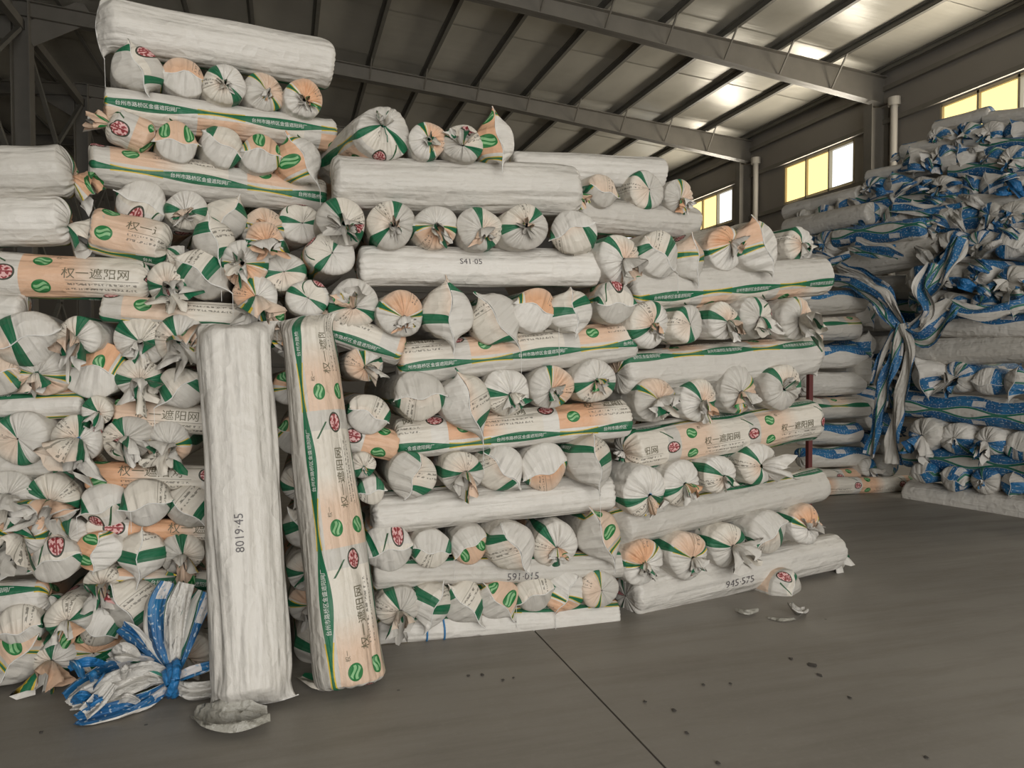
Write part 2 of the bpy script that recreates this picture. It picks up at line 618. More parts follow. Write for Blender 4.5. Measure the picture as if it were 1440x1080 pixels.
        nn = np.cos(th)[:, None] * s.e1 + np.sin(th)[:, None] * s.e2
        return p + nn * 0.0035

    def letter(s, txt, size, S0, v0, mat, name='lettering', stretch=1.0, curve=None, vert=None):
        co, fs = text_mesh(txt, size)
        if not len(co): return
        S = S0 + co[:, 0] * stretch
        v = v0 + co[:, 1]
        if vert is not None: S, v = S0 + co[:, 1], v0 - co[:, 0] * stretch
        if curve is not None: v = v + curve(S)
        keep = (S > 0.01) & (S < s.L - 0.01)
        fs = [f for f in fs if all(keep[k] for k in f)]
        if not fs: return
        link_mesh(name, s.surf(S, v) - s.org, fs, mat, s.o, smooth=False)

    def print_letters(s, big=True, sides=(1, -1)):
        """big characters in each repeat and the white line in the green bands"""
        k0 = int(math.floor(s.u0 / PER)); k1 = int(math.floor((s.u0 + s.L) / PER))
        for k in range(k0, k1 + 1):
            if big:
                s.letter('权一遮阳网', 0.060, k * PER + 0.185 - s.u0, 0.002, M_INK, stretch=1.02)
                s.letter('权一', 0.026, k * PER + 0.150 - s.u0, 0.105, M_INK)
            for sd in sides:
                s.letter('台州市路桥区金盛遮阳网厂', 0.026, k * PER + 0.285 - s.u0, sd * 0.1745, M_WINK, name='band_lettering', stretch=1.0)


# ------------------------------------------------------------------ cap shorthands
def cap_of(code, rg, o=None):
    o = dict(o or {})
    if code == 't': o.setdefault('size', rg.uniform(0.75, 1.15)); d = dict(k='t', off=(rg.uniform(-.12, .12), rg.uniform(-.2, .02)))
    elif code == 'p': d = dict(k='p', size=rg.uniform(0.3, 0.5), off=(rg.uniform(-.06, .06), rg.uniform(-.12, .04)))
    elif code == 's': d = dict(k='s', ext=0.3)
    elif code == 'f': d = dict(k='f', phi=math.radians(rg.uniform(60, 120)), W=rg.uniform(1.25, 1.5), l=rg.uniform(.55, .85), slant=rg.uniform(-.3, .3))
    elif code == 'o': d = dict(k='o', phi=math.radians(rg.uniform(-25, 25)), W=rg.uniform(1.0, 1.15), l=rg.uniform(.4, .6), bend=rg.uniform(-.2, .2))
    elif code == 'c': d = dict(k='s', ext=0.12)
    if 'phi' in o: o['phi'] = math.radians(o['phi'])
    d.update(o)
    return d


ORD = ['zeroth', 'first', 'second', 'third', 'fourth', 'fifth', 'sixth', 'seventh', 'eighth', 'ninth', 'tenth', 'eleventh', 'twelfth',
       'thirteenth', 'fourteenth', 'fifteenth', 'sixteenth', 'seventeenth', 'eighteenth', 'nineteenth', 'twentieth']
SEED = [100]


def look(code, orange):
    t = {'t': 'ruffled tied roll end', 'p': 'pleated knotted roll end', 's': 'smooth rounded roll end', 'f': 'pointed seamed sack end',
         'o': 'folded seamed sack end', 'c': 'blunt roll end'}[code]
    return ('orange printed ' if orange else 'white ') + t


def end_row(frame, items, layer, stack, ref, from_right=False, group=None, yaw=0.0, yj=4, tscale=1.0, length=1.3, low=False, mat=None, word=''):
    """rolls that point at the viewer. item: (px, py, r_px, cap, panel_deg, u_at_cap[, opts])"""
    order = sorted(range(len(items)), key=lambda k: items[k][0], reverse=from_right)
    for n, k in enumerate(order):
        it = items[k]
        px, py, r, code, ph, uc = it[:6]
        o = it[6] if len(it) > 6 else {}
        SEED[0] += 1
        rg = np.random.RandomState(SEED[0])
        out = o.pop('out', rg.uniform(-0.02, 0.07)) if o else rg.uniform(-0.02, 0.07)
        A = frame.pt(px, py, out)
        R = r * frame.scale(px, py, out)
        ya = math.radians(yaw + rg.uniform(-yj, yj) + (o.pop('yaw', 0) if o else 0))
        pit = math.radians(rg.uniform(-1.5, 1.0) + (o.pop('pitch', 0) if o else 0))
        ln = (o.pop('len', length) if o else length) * rg.uniform(0.95, 1.05)
        ax = -frame.n * math.cos(ya) + frame.d * math.sin(ya)
        ax = ax * math.cos(pit) + np.array([0, 0, math.sin(pit)])
        lk = o.pop('look', None) if o else None
        if uc < 0.2 and (code in 'tp' or rg.rand() < 0.45): uc = rg.uniform(.25, .30)
        ca = cap_of(code, rg, o)
        if code == 't': ca['size'] *= tscale
        q = dict(nth=40, nb=6, nc=8) if low else dict(nth=88, nb=9, nc=17)
        rl = Roll('net_roll', A, A + ax * ln, R, frame.d, ca, dict(k='s', ext=0.25), math.radians(ph), uc, SEED[0], mat=mat, squash=rg.uniform(0.0, 0.07), wrinkle=1.3, R2=R * 0.97, **q)
        lab = lk or look(code, it[5] < 0.2 and code in 'so')
        if word: lab = lab.replace('white', word, 1)
        tag(rl.o, f'{lab}, {ORD[n + 1]} from {ref}, {ORD[layer]} layer of {stack}', 'net roll', group)
        if not low and code in 'fo' and o.get('txt', True):
            rl.print_letters(True, (1, -1))


def long_roll(frame, x1, y1, x2, y2, r, ca, cb, ph, u0, label, group, oa=None, ob=None, out=None, letters=True, low=False, mat=None, r2=None, hand=None, sag=0.0, wr=1.0, deeper=0.0):
    SEED[0] += 1
    rg = np.random.RandomState(SEED[0])
    R = r * frame.scale((x1 + x2) / 2, (y1 + y2) / 2, 0)
    off = -R * 0.9 if out is None else out
    A = frame.pt(x1, y1, off); B = frame.pt(x2, y2, off - deeper)
    R1 = r * frame.scale(x1, y1, off)
    R2 = (r2 or r) * frame.scale(x2, y2, off - deeper)
    if r2 is None: R1 = R2 = R
    q = dict(nth=40, nb=14, nc=7) if low else dict(nth=72, nb=40, nc=13)
    rl = Roll('net_roll', A, B, R1, frame.n, cap_of(ca, rg, oa), cap_of(cb, rg, ob), math.radians(ph), u0, SEED[0], mat=mat, R2=R2, squash=0.04, sag=sag, wrinkle=wr, **q)
    tag(rl.o, label, 'net roll', group)
    if letters and not low:
        rl.print_letters(abs(ph) < 75, [sd for sd in (1, -1) if abs(math.degrees(sd * 0.175 / R1) + ph) < 95])
    if hand:
        tx, sz, S0, deg, *vv = hand
        rl.letter(tx, sz, S0 * rl.L, (math.radians(deg) - math.radians(ph)) * R1, M_MARK, name='marker_writing', vert=vv[0] if vv else None)
    return rl


# ------------------------------------------------------------------ the warehouse
XW, XR, XL = 13.0, -5.4, -23.8            # right wall, ridge line, left wall
Y0, Y1 = -6.6, 33.9                        # door end, far end
BAYS = [3.65, 8.65, 13.65, 18.65, 23.65, 28.65]
SLOPE = 0.078


def ztop(x):
    return 8.0 + SLOPE * (XW - x) if x >= XR else 8.0 + SLOPE * (XW - XR) - SLOPE * (XR - x)


def floor_material():
    m, b = new_mat('worn_concrete')
    oc = texco('Object')
    big = noise(oc, 0.55, 5, 0.6)
    sw = noise(mapping(oc, (0.45, 3.4, 1)), 1.0, 6, 0.68)
    fine = noise(oc, 30, 4, 0.6)
    col = mixc(big.ramp(0.3, 0.7), (0.195, 0.176, 0.150), (0.255, 0.233, 0.200))
    col = mixc(sw.ramp(0.46, 0.66) * 0.75, col, (0.165, 0.146, 0.120))
    col = mixc(fine.ramp(0.55, 0.8) * 0.25, col, (0.30, 0.28, 0.24))
    n = X.nt.nodes.new('ShaderNodeTexVoronoi'); n.inputs['Scale'].default_value = 2.6
    X.nt.links.new(oc.s, n.inputs['Vector'])
    spot = X(n.outputs['Distance']) < 0.022
    col = mixc(spot * 0.8, col, (0.05, 0.045, 0.04))
    link(col, b.inputs['Base Color'])
    link(sw.ramp(0.2, 0.9) * 0.2 + 0.42, b.inputs['Roughness'])
    bump(b, fine + big * 2.0, 0.12, 0.01)
    return m


M_FLOOR = floor_material()
M_JOINT = simple('floor_joint_dirt', (0.05, 0.045, 0.04), 0.9)
floor = struct(box('floor', (XL, Y0, -0.12), (XW, Y1, -0.012), M_JOINT))
xj = on_floor(705, 890)[0]
g0, g1 = on_floor(705, 890), on_floor(868, 1075)
dj = (g1 - g0) / (g1[1] - g0[1])           # joint direction per metre of y


def slab(x0a, x0b, x1a, x1b):
    v = [(x0a, Y0), (x1a, Y0), (x1b, Y1), (x0b, Y1)]
    V = [(x, y, z) for z in (-0.013, 0.0) for x, y in v]
    Fc = [[4, 5, 6, 7], [0, 1, 5, 4], [1, 2, 6, 5], [2, 3, 7, 6], [3, 0, 4, 7]]
    return link_mesh('floor_slab', V, Fc, M_FLOOR, floor, smooth=False)


def jx(y, off=0): return g0[0] + dj[0] * 0.35 * (y - g0[1]) * 0 + off + (dj[0] * (y - g0[1]) if y < 6 else dj[0] * (6 - g0[1]))


jw = 0.005
JA, JB = jx(Y0), jx(Y1)
slab(XL, XL, JA - 6.0, JB - 6.0)
slab(JA - 6.0 + 2 * jw, JB - 6.0 + 2 * jw, JA - jw, JB - jw)
slab(JA + jw, JB + jw, JA + 6.5, JB + 6.5)
slab(JA + 6.5 + 2 * jw, JB + 6.5 + 2 * jw, XW, XW)


def ceiling_material():
    m, b = new_mat('foil_faced_roof_lining')
    oc = texco('Object')
    f = noise(mapping(oc, (0.8, 0.35, 1)), 1.0, 4)
    w = noise(mapping(oc, (0.35, 3.0, 1)), 1.0, 3)
    link(mixc(f.ramp(0.3, 0.7), (0.50, 0.475, 0.41), (0.66, 0.63, 0.55)), b.inputs['Base Color'])
    b.inputs['Metallic'].default_value = 0.2
    link(f * 0.2 + 0.27, b.inputs['Roughness'])
    bump(b, w, 0.35, 0.05)
    return m


M_CEIL = ceiling_material()
M_STEEL = simple('grey_painted_steel', (0.19, 0.175, 0.15), 0.5, 0.1, 3.0, 0.2)
M_PURLIN = simple('dull_galvanised_purlin', (0.20, 0.19, 0.165), 0.5, 0.2, 4.0, 0.2)
M_WALL = simple('grey_wall_sheeting', (0.26, 0.238, 0.21), 0.6, 0.0, 0.8, 0.12)
M_PIPE = simple('white_drain_pipe', (0.60, 0.56, 0.49), 0.4, 0, 5.0, 0.06)
M_FRAME = simple('window_frame_metal', (0.42, 0.36, 0.24), 0.5)
M_YGLASS = simple('sunlit_yellow_pane', (0.55, 0.40, 0.12), 0.25, emit=(1.0, 0.74, 0.30), estr=1.6)
M_RED = simple('red_paint', (0.11, 0.025, 0.022), 0.6)

ceiling = bpy.data.objects.new('ceiling', None); C.objects.link(ceiling); struct(ceiling)
PANW = 2.5
ny = int(math.ceil((Y1 - Y0) / PANW))
for side in (0, 1):
    xa, xb = (XW + 0.2, XR) if side == 0 else (XR, XL - 0.2)
    nx = 24
    V, Fc = [], []
    for i in range(nx + 1):
        x = xa + (xb - xa) * i / nx
        for yy in (0.0, PANW + 0.03):
            V.append((x, yy, ztop(x) + 0.19 + (0.012 if yy > 0 else 0)))
    for i in range(nx): Fc.append([2 * i, 2 * i + 1, 2 * i + 3, 2 * i + 2])
    nv = len(V)
    V += [(x, y, z + 0.03) for x, y, z in V]
    Fc += [[a + nv for a in reversed(f)] for f in Fc]
    first = None
    for k in range(ny):
        if first is None:
            o = link_mesh('roof_panel', V, Fc, M_CEIL, ceiling, smooth=False); first = o
        else:
            o = first.copy(); C.objects.link(o); o.parent = ceiling
        o.location = (0, Y0 + k * PANW, 0)

# purlins and rafters
px_list = [12.85 - 1.35 * k for k in range(14)] + [XR - (12.85 - 1.35 * k - XR) for k in range(14)]
pn = 0
for x in px_list:
    z = ztop(x)
    o = boxes('roof_purlin', [((x, (Y0 + Y1) / 2, z + 0.125), np.diag([0.01, (Y1 - Y0) / 2, 0.055])),
                              ((x - 0.03, (Y0 + Y1) / 2, z + 0.175), np.diag([0.04, (Y1 - Y0) / 2, 0.008])),
                              ((x + 0.03, (Y0 + Y1) / 2, z + 0.075), np.diag([0.04, (Y1 - Y0) / 2, 0.008]))], M_PURLIN, ceiling)


def rafter_depth(x):
    return 0.34 + 0.28 * max(0, min(1, (x - 4.0) / (XW - 4.0))) ** 1.2


rafter_objs = []
for yb in BAYS:
    beam = bpy.data.objects.new('roof_rafter', None); C.objects.link(beam); beam.parent = ceiling
    for xs in (np.linspace(XW - 0.05, XR, 13), np.linspace(XR, XL + 0.05, 7)):
        for nm, hw, sel in (('web', 0.008, 0), ('top_flange', 0.11, 1), ('bottom_flange', 0.11, 2)):
            V, Fc = [], []
            for x in xs:
                zt = ztop(x); zb = zt - rafter_depth(x if x > XR else 2 * XR - x)
                a, b_ = {0: (zb, zt), 1: (zt - 0.016, zt), 2: (zb, zb + 0.016)}[sel]
                V += [(x, yb - hw, a), (x, yb + hw, a), (x, yb + hw, b_), (x, yb - hw, b_)]
            for i in range(len(xs) - 1):
                k = 4 * i
                for e in range(4): Fc.append([k + e, k + (e + 1) % 4, k + 4 + (e + 1) % 4, k + 4 + e])
            link_mesh(nm, V, Fc, M_STEEL, beam, smooth=False)
    # fly braces from the bottom flange up to the purlins
    for x in px_list:
        if 0 < x < 12.5 and yb in (13.65, 18.65):
            zt = ztop(x)
            boxes('fly_brace', [bar((x, yb - 0.02, zt - rafter_depth(x) + 0.03), (x, yb - 0.5, zt + 0.06), 0.03, 0.03)], M_STEEL, beam)

# right wall with its high windows
ZS, ZH = 5.88, 6.93
WIN = [(yb + 0.95, yb + 3.5) for yb in [-1.35] + BAYS]
lst = []


def wb(y0, y1, z0, z1, x0=XW, x1=XW + 0.12):
    lst.append((((x0 + x1) / 2, (y0 + y1) / 2, (z0 + z1) / 2), np.diag([(x1 - x0) / 2, (y1 - y0) / 2, (z1 - z0) / 2])))


wb(Y0, Y1, 0, ZS); wb(Y0, Y1, ZH, ztop(XW) + 0.25)
prev = Y0
for a, b_ in WIN:
    wb(prev, a, ZS, ZH); prev = b_
wb(prev, Y1, ZS, ZH)
struct(boxes('wall_right', lst, M_WALL))
wall_right = bpy.data.objects['wall_right']
for z in (1.4, 2.9, 4.4, 5.80, 7.01, 7.75):
    box('wall_girt', (XW - 0.09, Y0, z - 0.05), (XW + 0.01, Y1, z + 0.05), M_STEEL, wall_right)
k = 0
for a, b_ in WIN[1:5]:
    k += 1
    w = bpy.data.objects.new('window_%d' % k, None); C.objects.link(w); struct(w)
    fr = []
    for z in (ZS + 0.03, ZH - 0.03):
        fr.append((((XW + 0.04), (a + b_) / 2, z), np.diag([0.05, (b_ - a) / 2, 0.03])))
    n3 = 3
    for i in range(n3 + 1):
        y = a + (b_ - a) * i / n3
        fr.append((((XW + 0.04), y, (ZS + ZH) / 2), np.diag([0.05, 0.025, (ZH - ZS) / 2])))
    boxes('window_frame', fr, M_FRAME, w)
    for i in (1, 2):
        ya, yc = a + (b_ - a) * i / n3, a + (b_ - a) * (i + 1) / n3
        box('window_pane', (XW + 0.055, ya, ZS), (XW + 0.065, yc, ZH), M_YGLASS, w)

for yb in BAYS:
    lst = [((XW - 0.24, yb, 3.66), np.diag([0.22, 0.006, 3.66])), ((XW - 0.47, yb, 3.68), np.diag([0.012, 0.12, 3.68])), ((XW - 0.02, yb, 3.68), np.diag([0.012, 0.12, 3.68]))]
    boxes('wall_column', lst, M_STEEL, wall_right)
    pts = [(XW - 0.16, yb - 0.42, z) for z in (0.0, 3.0, 7.3)]
    dp = tube('drain_pipe', pts, 0.075, M_PIPE, wall_right, 12)
    tube('pipe_hopper', [(XW - 0.16, yb - 0.42, 7.24), (XW - 0.16, yb - 0.42, 7.42)], 0.13, M_PIPE, dp, 12)

# far end wall with girts, left wall, door end wall
struct(box('wall_back', (XL, Y1, 0), (XW, Y1 + 0.12, 10.2), M_WALL))
for z in (1.5, 3.2, 4.9, 6.6, 8.3):
    box('wall_girt', (XL, Y1 - 0.12, z - 0.08), (XW, Y1 + 0.01, z + 0.08), M_STEEL, bpy.data.objects['wall_back'])
struct(box('wall_left', (XL - 0.12, Y0, 0), (XL, Y1, 8.3), M_WALL))
lst = []
for (x0, x1, z0, z1) in ((XL, -3.0, 0, 10.2), (6.0, XW, 0, 10.2), (-3.0, 6.0, 5.9, 10.2)):
    lst.append((((x0 + x1) / 2, Y0 - 0.06, (z0 + z1) / 2), np.diag([(x1 - x0) / 2, 0.06, (z1 - z0) / 2])))
struct(boxes('wall_front', lst, M_WALL))

# ridge columns with cross bracing
cols = bpy.data.objects.new('trim_1', None); C.objects.link(cols); struct(cols)
for yb in BAYS[1:]:
    lst = [((XR, yb, 4.7), np.diag([0.17, 0.010, 4.7])), ((XR - 0.17, yb, 4.7), np.diag([0.012, 0.17, 4.7])), ((XR + 0.17, yb, 4.7), np.diag([0.012, 0.17, 4.7]))]
    boxes('ridge_column', lst, M_STEEL, cols)
    boxes('haunch_plate', [bar((XR + 0.1, yb, 8.7), (XR + 1.3, yb, 9.4), 0.03, 0.5), bar((XR - 0.1, yb, 8.7), (XR - 1.3, yb, 9.4), 0.03, 0.5)], M_STEEL, cols)
for ya, yb in ((18.65, 23.65), (13.65, 18.65), (23.65, 28.65)):
    for za, zb in ((8.9, 5.2), (5.2, 8.9), (5.2, 1.0), (1.0, 5.2)):
        boxes('brace_rod', [bar((XR, ya, za), (XR, yb, zb), 0.09, 0.09)], M_PURLIN, cols)
    for z in (8.9, 5.2):
        boxes('strut_beam', [bar((XR, ya, z), (XR, yb, z), 0.14, 0.2)], M_STEEL, cols)
# ------------------------------------------------------------------ the stacks
pm = on_floor(700, 892)
FM = Frame((pm[0], pm[1]), 0.0)                       # middle stack and jumbled stack share one face
pr = FM.pt(862, 700)
FR = Frame((pr[0], pr[1]), 9.0)                      # corner stack, its far end swung back
ptw = FM.pt(466, 200, -0.42)
FT = Frame((ptw[0], ptw[1]), 14.0)                    # rear tower on the left

MID, RGT, TWR, LFT = 'middle stack', 'corner stack', 'rear tower', 'jumbled stack'
GM, GR, GT, GF = 'rolls in the middle stack', 'rolls in the corner stack', 'rolls in the rear tower', 'rolls in the jumbled stack'
LEAN, JOINT = 'leaning rolls', 'aisle corner'
REFM, REFR, REFT, REFF = 'the leaning rolls', 'the floor aisle', 'the middle stack', 'the leaning rolls'
O, T_, E_, W_ = 0.14, 0.46, 0.64, 0.40


def mid(items, layer): end_row(FM, items, layer, MID, REFM, False, GM)
def rgt(items, layer): end_row(FR, items, layer, RGT, REFR, True, GR)
def twr(items, layer): end_row(FT, items, layer, TWR, REFT, True, GT)
def lft(items, layer): end_row(FM, items, layer, LFT, REFF, True, GF, yj=8, tscale=1.25)


# ---- middle stack, from the floor up
low_roll = long_roll(FM, 535, 884, 862, 862, 21, 's', 's', 175, 0.1, 'long dirty white roll lying on floor, lowest in middle stack', GM)
for S_ in (0.17, 0.24):
    vv = np.linspace(0, 2 * math.pi * low_roll.R, 33)
    tube('blue_cord', low_roll.surf(np.full(33, S_ * low_roll.L) + 0.012 * np.sin(vv * 9), vv) - low_roll.org, 0.006, M_STR_B, low_roll.o, 5)
mid([(560, 853, 30, 't', 200, .4), (607, 848, 30, 'f', 60, .45, dict(phi=70)), (652, 846, 30, 'f', 80, .5, dict(phi=-50, W=1.4)), (700, 842, 30, 'f', 60, .16, dict(phi=130)),
     (752, 834, 28, 'o', 100, .42), (795, 832, 31, 'o', 250, .12, dict(phi=60)), (842, 828, 29, 's', 180, .3)], 2)
long_roll(FM, 530, 808, 868, 793, 22, 's', 'f', 178, 0.2, 'long white roll with dark marker writing along its lower side, middle stack', GM, ob=dict(phi=90, W=1.2, l=.8), hand=('591·015', 0.062, 0.50, -14))
mid([(545, 770, 35, 'o', 70, .66, dict(phi=10)), (607, 771, 28, 'o', 280, .45), (660, 766, 28, 'o', 300, .16, dict(phi=30)), (718, 766, 36, 'f', 230, .42, dict(phi=120, W=1.3)),
     (781, 766, 33, 'p', 200, .4), (842, 752, 34, 'f', 60, .17, dict(phi=112, W=1.55))], 4)
long_roll(FM, 530, 722, 850, 692, 31, 's', 's', 182, 0.3, 'fat wrinkled plain white roll below the text printed sacks, middle stack', GM, wr=2.2)
mid([(510, 654, 19, 'p', 90, .4), (522, 690, 20, 'o', 280, .44), (580, 668, 35, 'o', 20, .4, dict(phi=70)), (650, 664, 31, 't', 100, .4), (703, 658, 34, 'f', 200, .42, dict(phi=135, W=1.2)),
     (765, 656, 34, 'o', 290, .3, dict(phi=20)), (830, 648, 35, 'f', 80, .40, dict(phi=100, W=1.3))], 6)
long_roll(FM, 563, 618, 873, 588, 29, 's', 's', 62, 0.42, 'printed roll with waving green band ending at corner stack corner, middle stack', GM)
long_roll(FM, 470, 608, 556, 628, 24, 's', 's', 10, 0.52, 'short printed roll with red oval seal beside tall orange leaning roll', GM, ob=dict(ext=.1))
mid([(512, 512, 26, 't', 200, .12, dict(dir=(.8, -.5, -.1))), (518, 582, 30, 'o', 80, .42, dict(phi=-25)), (590, 556, 36, 'o', 270, .42, dict(phi=5)), (655, 566, 38, 'f', 40, .42, dict(phi=108, W=1.5)), (712, 551, 34, 't', 250, .5, dict(size=.6)),
     (775, 544, 32, 't', 20, .16, dict(size=.5)), (836, 536, 32, 'p', 270, .40)], 8)
long_roll(FM, 566, 512, 880, 478, 31, 's', 's', 68, 0.30, 'printed roll with green band under the row of hanging pointed sacks', GM)
long_roll(FM, 440, 452, 560, 492, 23, 's', 's', 85, 0.20, 'printed roll with green band sloping down beside leaning roll top', GM, deeper=-.05)
mid([(433, 420, 29, 's', 60, .64), (497, 428, 36, 't', 260, .4, dict(dir=(-.4, -.5, .8))), (563, 441, 34, 't', 80, .14, dict(size=.5)), (630, 440, 38, 'f', 130, .42, dict(phi=93, W=1.5)),
     (697, 449, 36, 'f', 200, .42, dict(phi=128, W=1.5)), (752, 436, 33, 'o', 60, .12), (803, 438, 32, 'f', 110, .42, dict(phi=100, W=1.15)), (865, 426, 30, 'o', 90, .62, dict(phi=0))], 10)
long_roll(FM, 512, 376, 832, 378, 30, 's', 'c', 180, 0.1, 'plain white roll with small marker writing near its middle, middle stack', GM, hand=('S41·05', 0.05, 0.38, 12))
mid([(400, 383, 29, 's', 280, .4), (466, 357, 33, 's', 150, .62), (480, 312, 34, 't', 40, .5), (550, 316, 34, 'p', 150, .4), (613, 319, 32, 't', 270, .14, dict(size=.7)), (674, 322, 32, 't', 20, .4, dict(size=.6)),
     (737, 320, 35, 'p', 120, .42), (806, 326, 32, 'o', 260, .42, dict(phi=20, yaw=25))], 12)
long_roll(FM, 478, 258, 800, 270, 38, 's', 'p', 180, 0.2, 'fattest plain white roll with knotted end high on middle stack', GM, wr=1.6)
mid([(540, 188, 39, 't', 260, .62, dict(yaw=-15, size=.5, off=(-.15, .2), dir=(.1, -.5, .8))), (601, 198, 27, 'p', 20, .3), (651, 202, 28, 't', 60, .4, dict(dir=(-.3, -.4, .8), size=.9)),
     (696, 198, 30, 'f', 160, .14, dict(phi=100, W=1.6))], 14)
long_roll(FM, 725, 238, 925, 246, 27, 's', 's', 180, .1, 'plain white roll lying furthest back on top of middle stack', GM, out=-.55)

# ---- corner stack, from the floor up
rgt([(1104, 832, 31, 'o', 120, .66, dict(out=.04, phi=80, W=1.1))], 1)
long_roll(FR, 888, 836, 1170, 774, 35, 's', 't', 180, .1, 'long white roll with marker writing, lowest long roll at corner stack corner', GR, hand=('945·575', 0.08, 0.36, -6), wr=1.6, r2=25)
rgt([(903, 790, 34, 't', 110, .14, dict(size=.5)), (966, 781, 34, 't', 90, .14, dict(size=.5)), (1022, 766, 31, 't', 100, .42), (1078, 748, 33, 'o', 260, .42, dict(phi=30)), (1132, 738, 29, 't', 90, .15, dict(size=.6, dir=(.1, -.5, .8)))], 3)
long_roll(FR, 872, 740, 1145, 682, 29, 'f', 's', 140, .16, 'plain white roll with green strip on top near its outer end', GR, oa=dict(phi=100, W=1.2, l=.5))
rgt([(905, 690, 35, 't', 270, .5, dict(str='b', size=.6)), (956, 679, 33, 't', 270, .5, dict(size=.6)), (1010, 667, 29, 't', 230, .42, dict(size=.5)), (1064, 652, 32, 't', 200, .42, dict(size=1.2, dir=(.9, -.3, .1)))], 5)
long_roll(FR, 885, 632, 1135, 590, 33, 'p', 's', 0, .37, 'roll printed with orange panels, red seals and black lettering, corner stack', GR)
rgt([(920, 562, 34, 't', 80, .14), (981, 562, 31, 't', 60, .4, dict(size=.7)), (1036, 548, 34, 't', 330, .15, dict(size=.6)), (1098, 544, 34, 't', 70, .4, dict(size=.6, dir=(.6, -.4, .7)))], 7)
long_roll(FR, 875, 524, 1130, 500, 30, 's', 'f', 112, .36, 'white roll with green band along top and pointed outer flap', GR, ob=dict(phi=80, W=1.1, l=1.4))
rgt([(912, 456, 34, 'p', 140, .4), (965, 456, 28, 's', 200, .4), (1016, 451, 29, 't', 90, .4, dict(size=.8)), (1062, 446, 29, 't', 20, .64), (1118, 447, 31, 't', 30, .15, dict(size=1.1))], 9)
long_roll(FR, 885, 410, 1150, 388, 31, 's', 'c', -92, .20, 'white roll with green band low on its side under pleated ends', GR)
rgt([(870, 364, 34, 't', 60, .4, dict(size=.8)), (926, 357, 34, 'o', 110, .42, dict(phi=-40)), (968, 365, 27, 'f', 90, .13), (1018, 349, 32, 't', 130, .14, dict(size=.6, off=(.2, .2))),
     (1064, 347, 36, 'f', 140, .14, dict(phi=118, W=1.4)), (1122, 346, 28, 'p', 180, .4, dict(out=-.3))], 11)
long_roll(FR, 812, 302, 972, 314, 27, 's', 'c', 180, .3, 'plain white roll under the topmost corner stack ends', GR, out=-.45)
rgt([(846, 268, 24, 'o', 90, .14, dict(out=-.3)), (908, 268, 29, 's', 200, .4, dict(out=-.35)), (954, 278, 26, 't', 10, .14, dict(size=.6, out=-.35))], 13)

# rear long rolls that carry the back of each layer
for y, x1, x2, nm in ((836, 890, 1150, 'second'), (735, 880, 1140, 'fourth'), (628, 885, 1130, 'sixth'), (520, 880, 1130, 'eighth'), (408, 890, 1145, 'tenth')):
    long_roll(FR, x1 + 20, y - (y - 510) * .17, x2 - 20, y - (y - 510) * .17 - 12, 25, 's', 's', 175, .1, f'plain roll at rear of corner stack, {nm} layer', GR, out=-1.0, low=True)
# ---- rear tower on the left
twr([(200, 287, 33, 'f', 250, .64, dict(phi=-20, W=1.2)), (263, 296, 29, 't', 270, .5, dict(size=.6)), (316, 308, 31, 'f', 100, .42, dict(phi=60)), (371, 322, 30, 't', 90, .14, dict(size=.9)), (423, 315, 30, 's', 90, .62)], 1)
long_roll(FT, 135, 232, 448, 278, 29, 's', 's', 78, .62, 'white roll with orange and green strip along top, rear tower', GT)
long_roll(FT, 165, 176, 205, 194, 27, 't', 'o', -20, .60, 'short sealed roll with ragged tuft sticking out from rear tower', GT, oa=dict(size=1.1, dir=(-.9, -.2, .25)), ob=dict(phi=20, W=1.1), out=-.05)
twr([(248, 200, 28, 'o', 90, .13, dict(phi=0, W=1.15)), (313, 206, 29, 'f', 30, .42, dict(phi=-30, W=1.2)), (367, 217, 28, 'o', 60, .13), (421, 226, 32, 'f', 170, .14, dict(phi=120, W=1.4))], 3)
long_roll(FT, 150, 150, 462, 190, 25, 'c', 's', -102, .25, 'white roll with lens shaped green bands, second long roll of rear tower', GT)
twr([(194, 97, 33, 'f', 60, .64, dict(phi=110, W=1.25)), (258, 109, 28, 'o', 80, .14, dict(phi=0, W=1.1)), (316, 119, 29, 't', 220, .42, dict(size=.4)), (371, 130, 28, 't', 40, .13, dict(size=.4)), (427, 138, 28, 't', 60, .13, dict(size=.5))], 5)
long_roll(FT, 160, 38, 455, 92, 37, 'f', 's', 180, .1, 'topmost plain white roll crowning the rear tower', GT, oa=dict(phi=90, W=1.15, l=.6), r2=33, wr=1.4)

# ---- jumbled stack, from the floor up
lft([(26, 922, 38, 'f', 80, .15, dict(phi=50, W=1.3)), (76, 925, 28, 't', 200, .4), (135, 915, 32, 's', 90, .14), (200, 915, 32, 'f', 100, .42), (265, 922, 33, 't', 0, .4)], 1)
lft([(95, 870, 30, 't', 120, .42), (140, 882, 28, 'o', 270, .5), (186, 850, 36, 'f', 70, .45, dict(phi=120)), (252, 852, 32, 'f', 90, .14, dict(phi=75)), (28, 880, 30, 'o', 100, .4)], 2)
long_roll(FM, -70, 846, 60, 836, 26, 's', 't', 150, .3, 'tied white roll end running out of jumbled stack near blue wrapping', GF)
long_roll(FM, 160, 812, 310, 818, 16, 's', 's', 170, .1, 'thin white roll squeezed under ruffled ends, jumbled stack', GF)
lft([(38, 778, 34, 'f', 40, .12, dict(phi=45)), (78, 788, 32, 'o', 90, .64), (138, 775, 30, 'o', 160, .14, dict(phi=80)), (200, 778, 31, 'f', 90, .5), (256, 778, 30, 't', 0, .4), (145, 818, 24, 't', 90, .4)], 4)
long_roll(FM, 128, 742, 312, 746, 15, 's', 's', 20, .5, 'thin printed roll with pale orange panel, jumbled stack', GF)
lft([(30, 748, 34, 't', 80, .15), (98, 755, 28, 's', 200, .4)], 5)
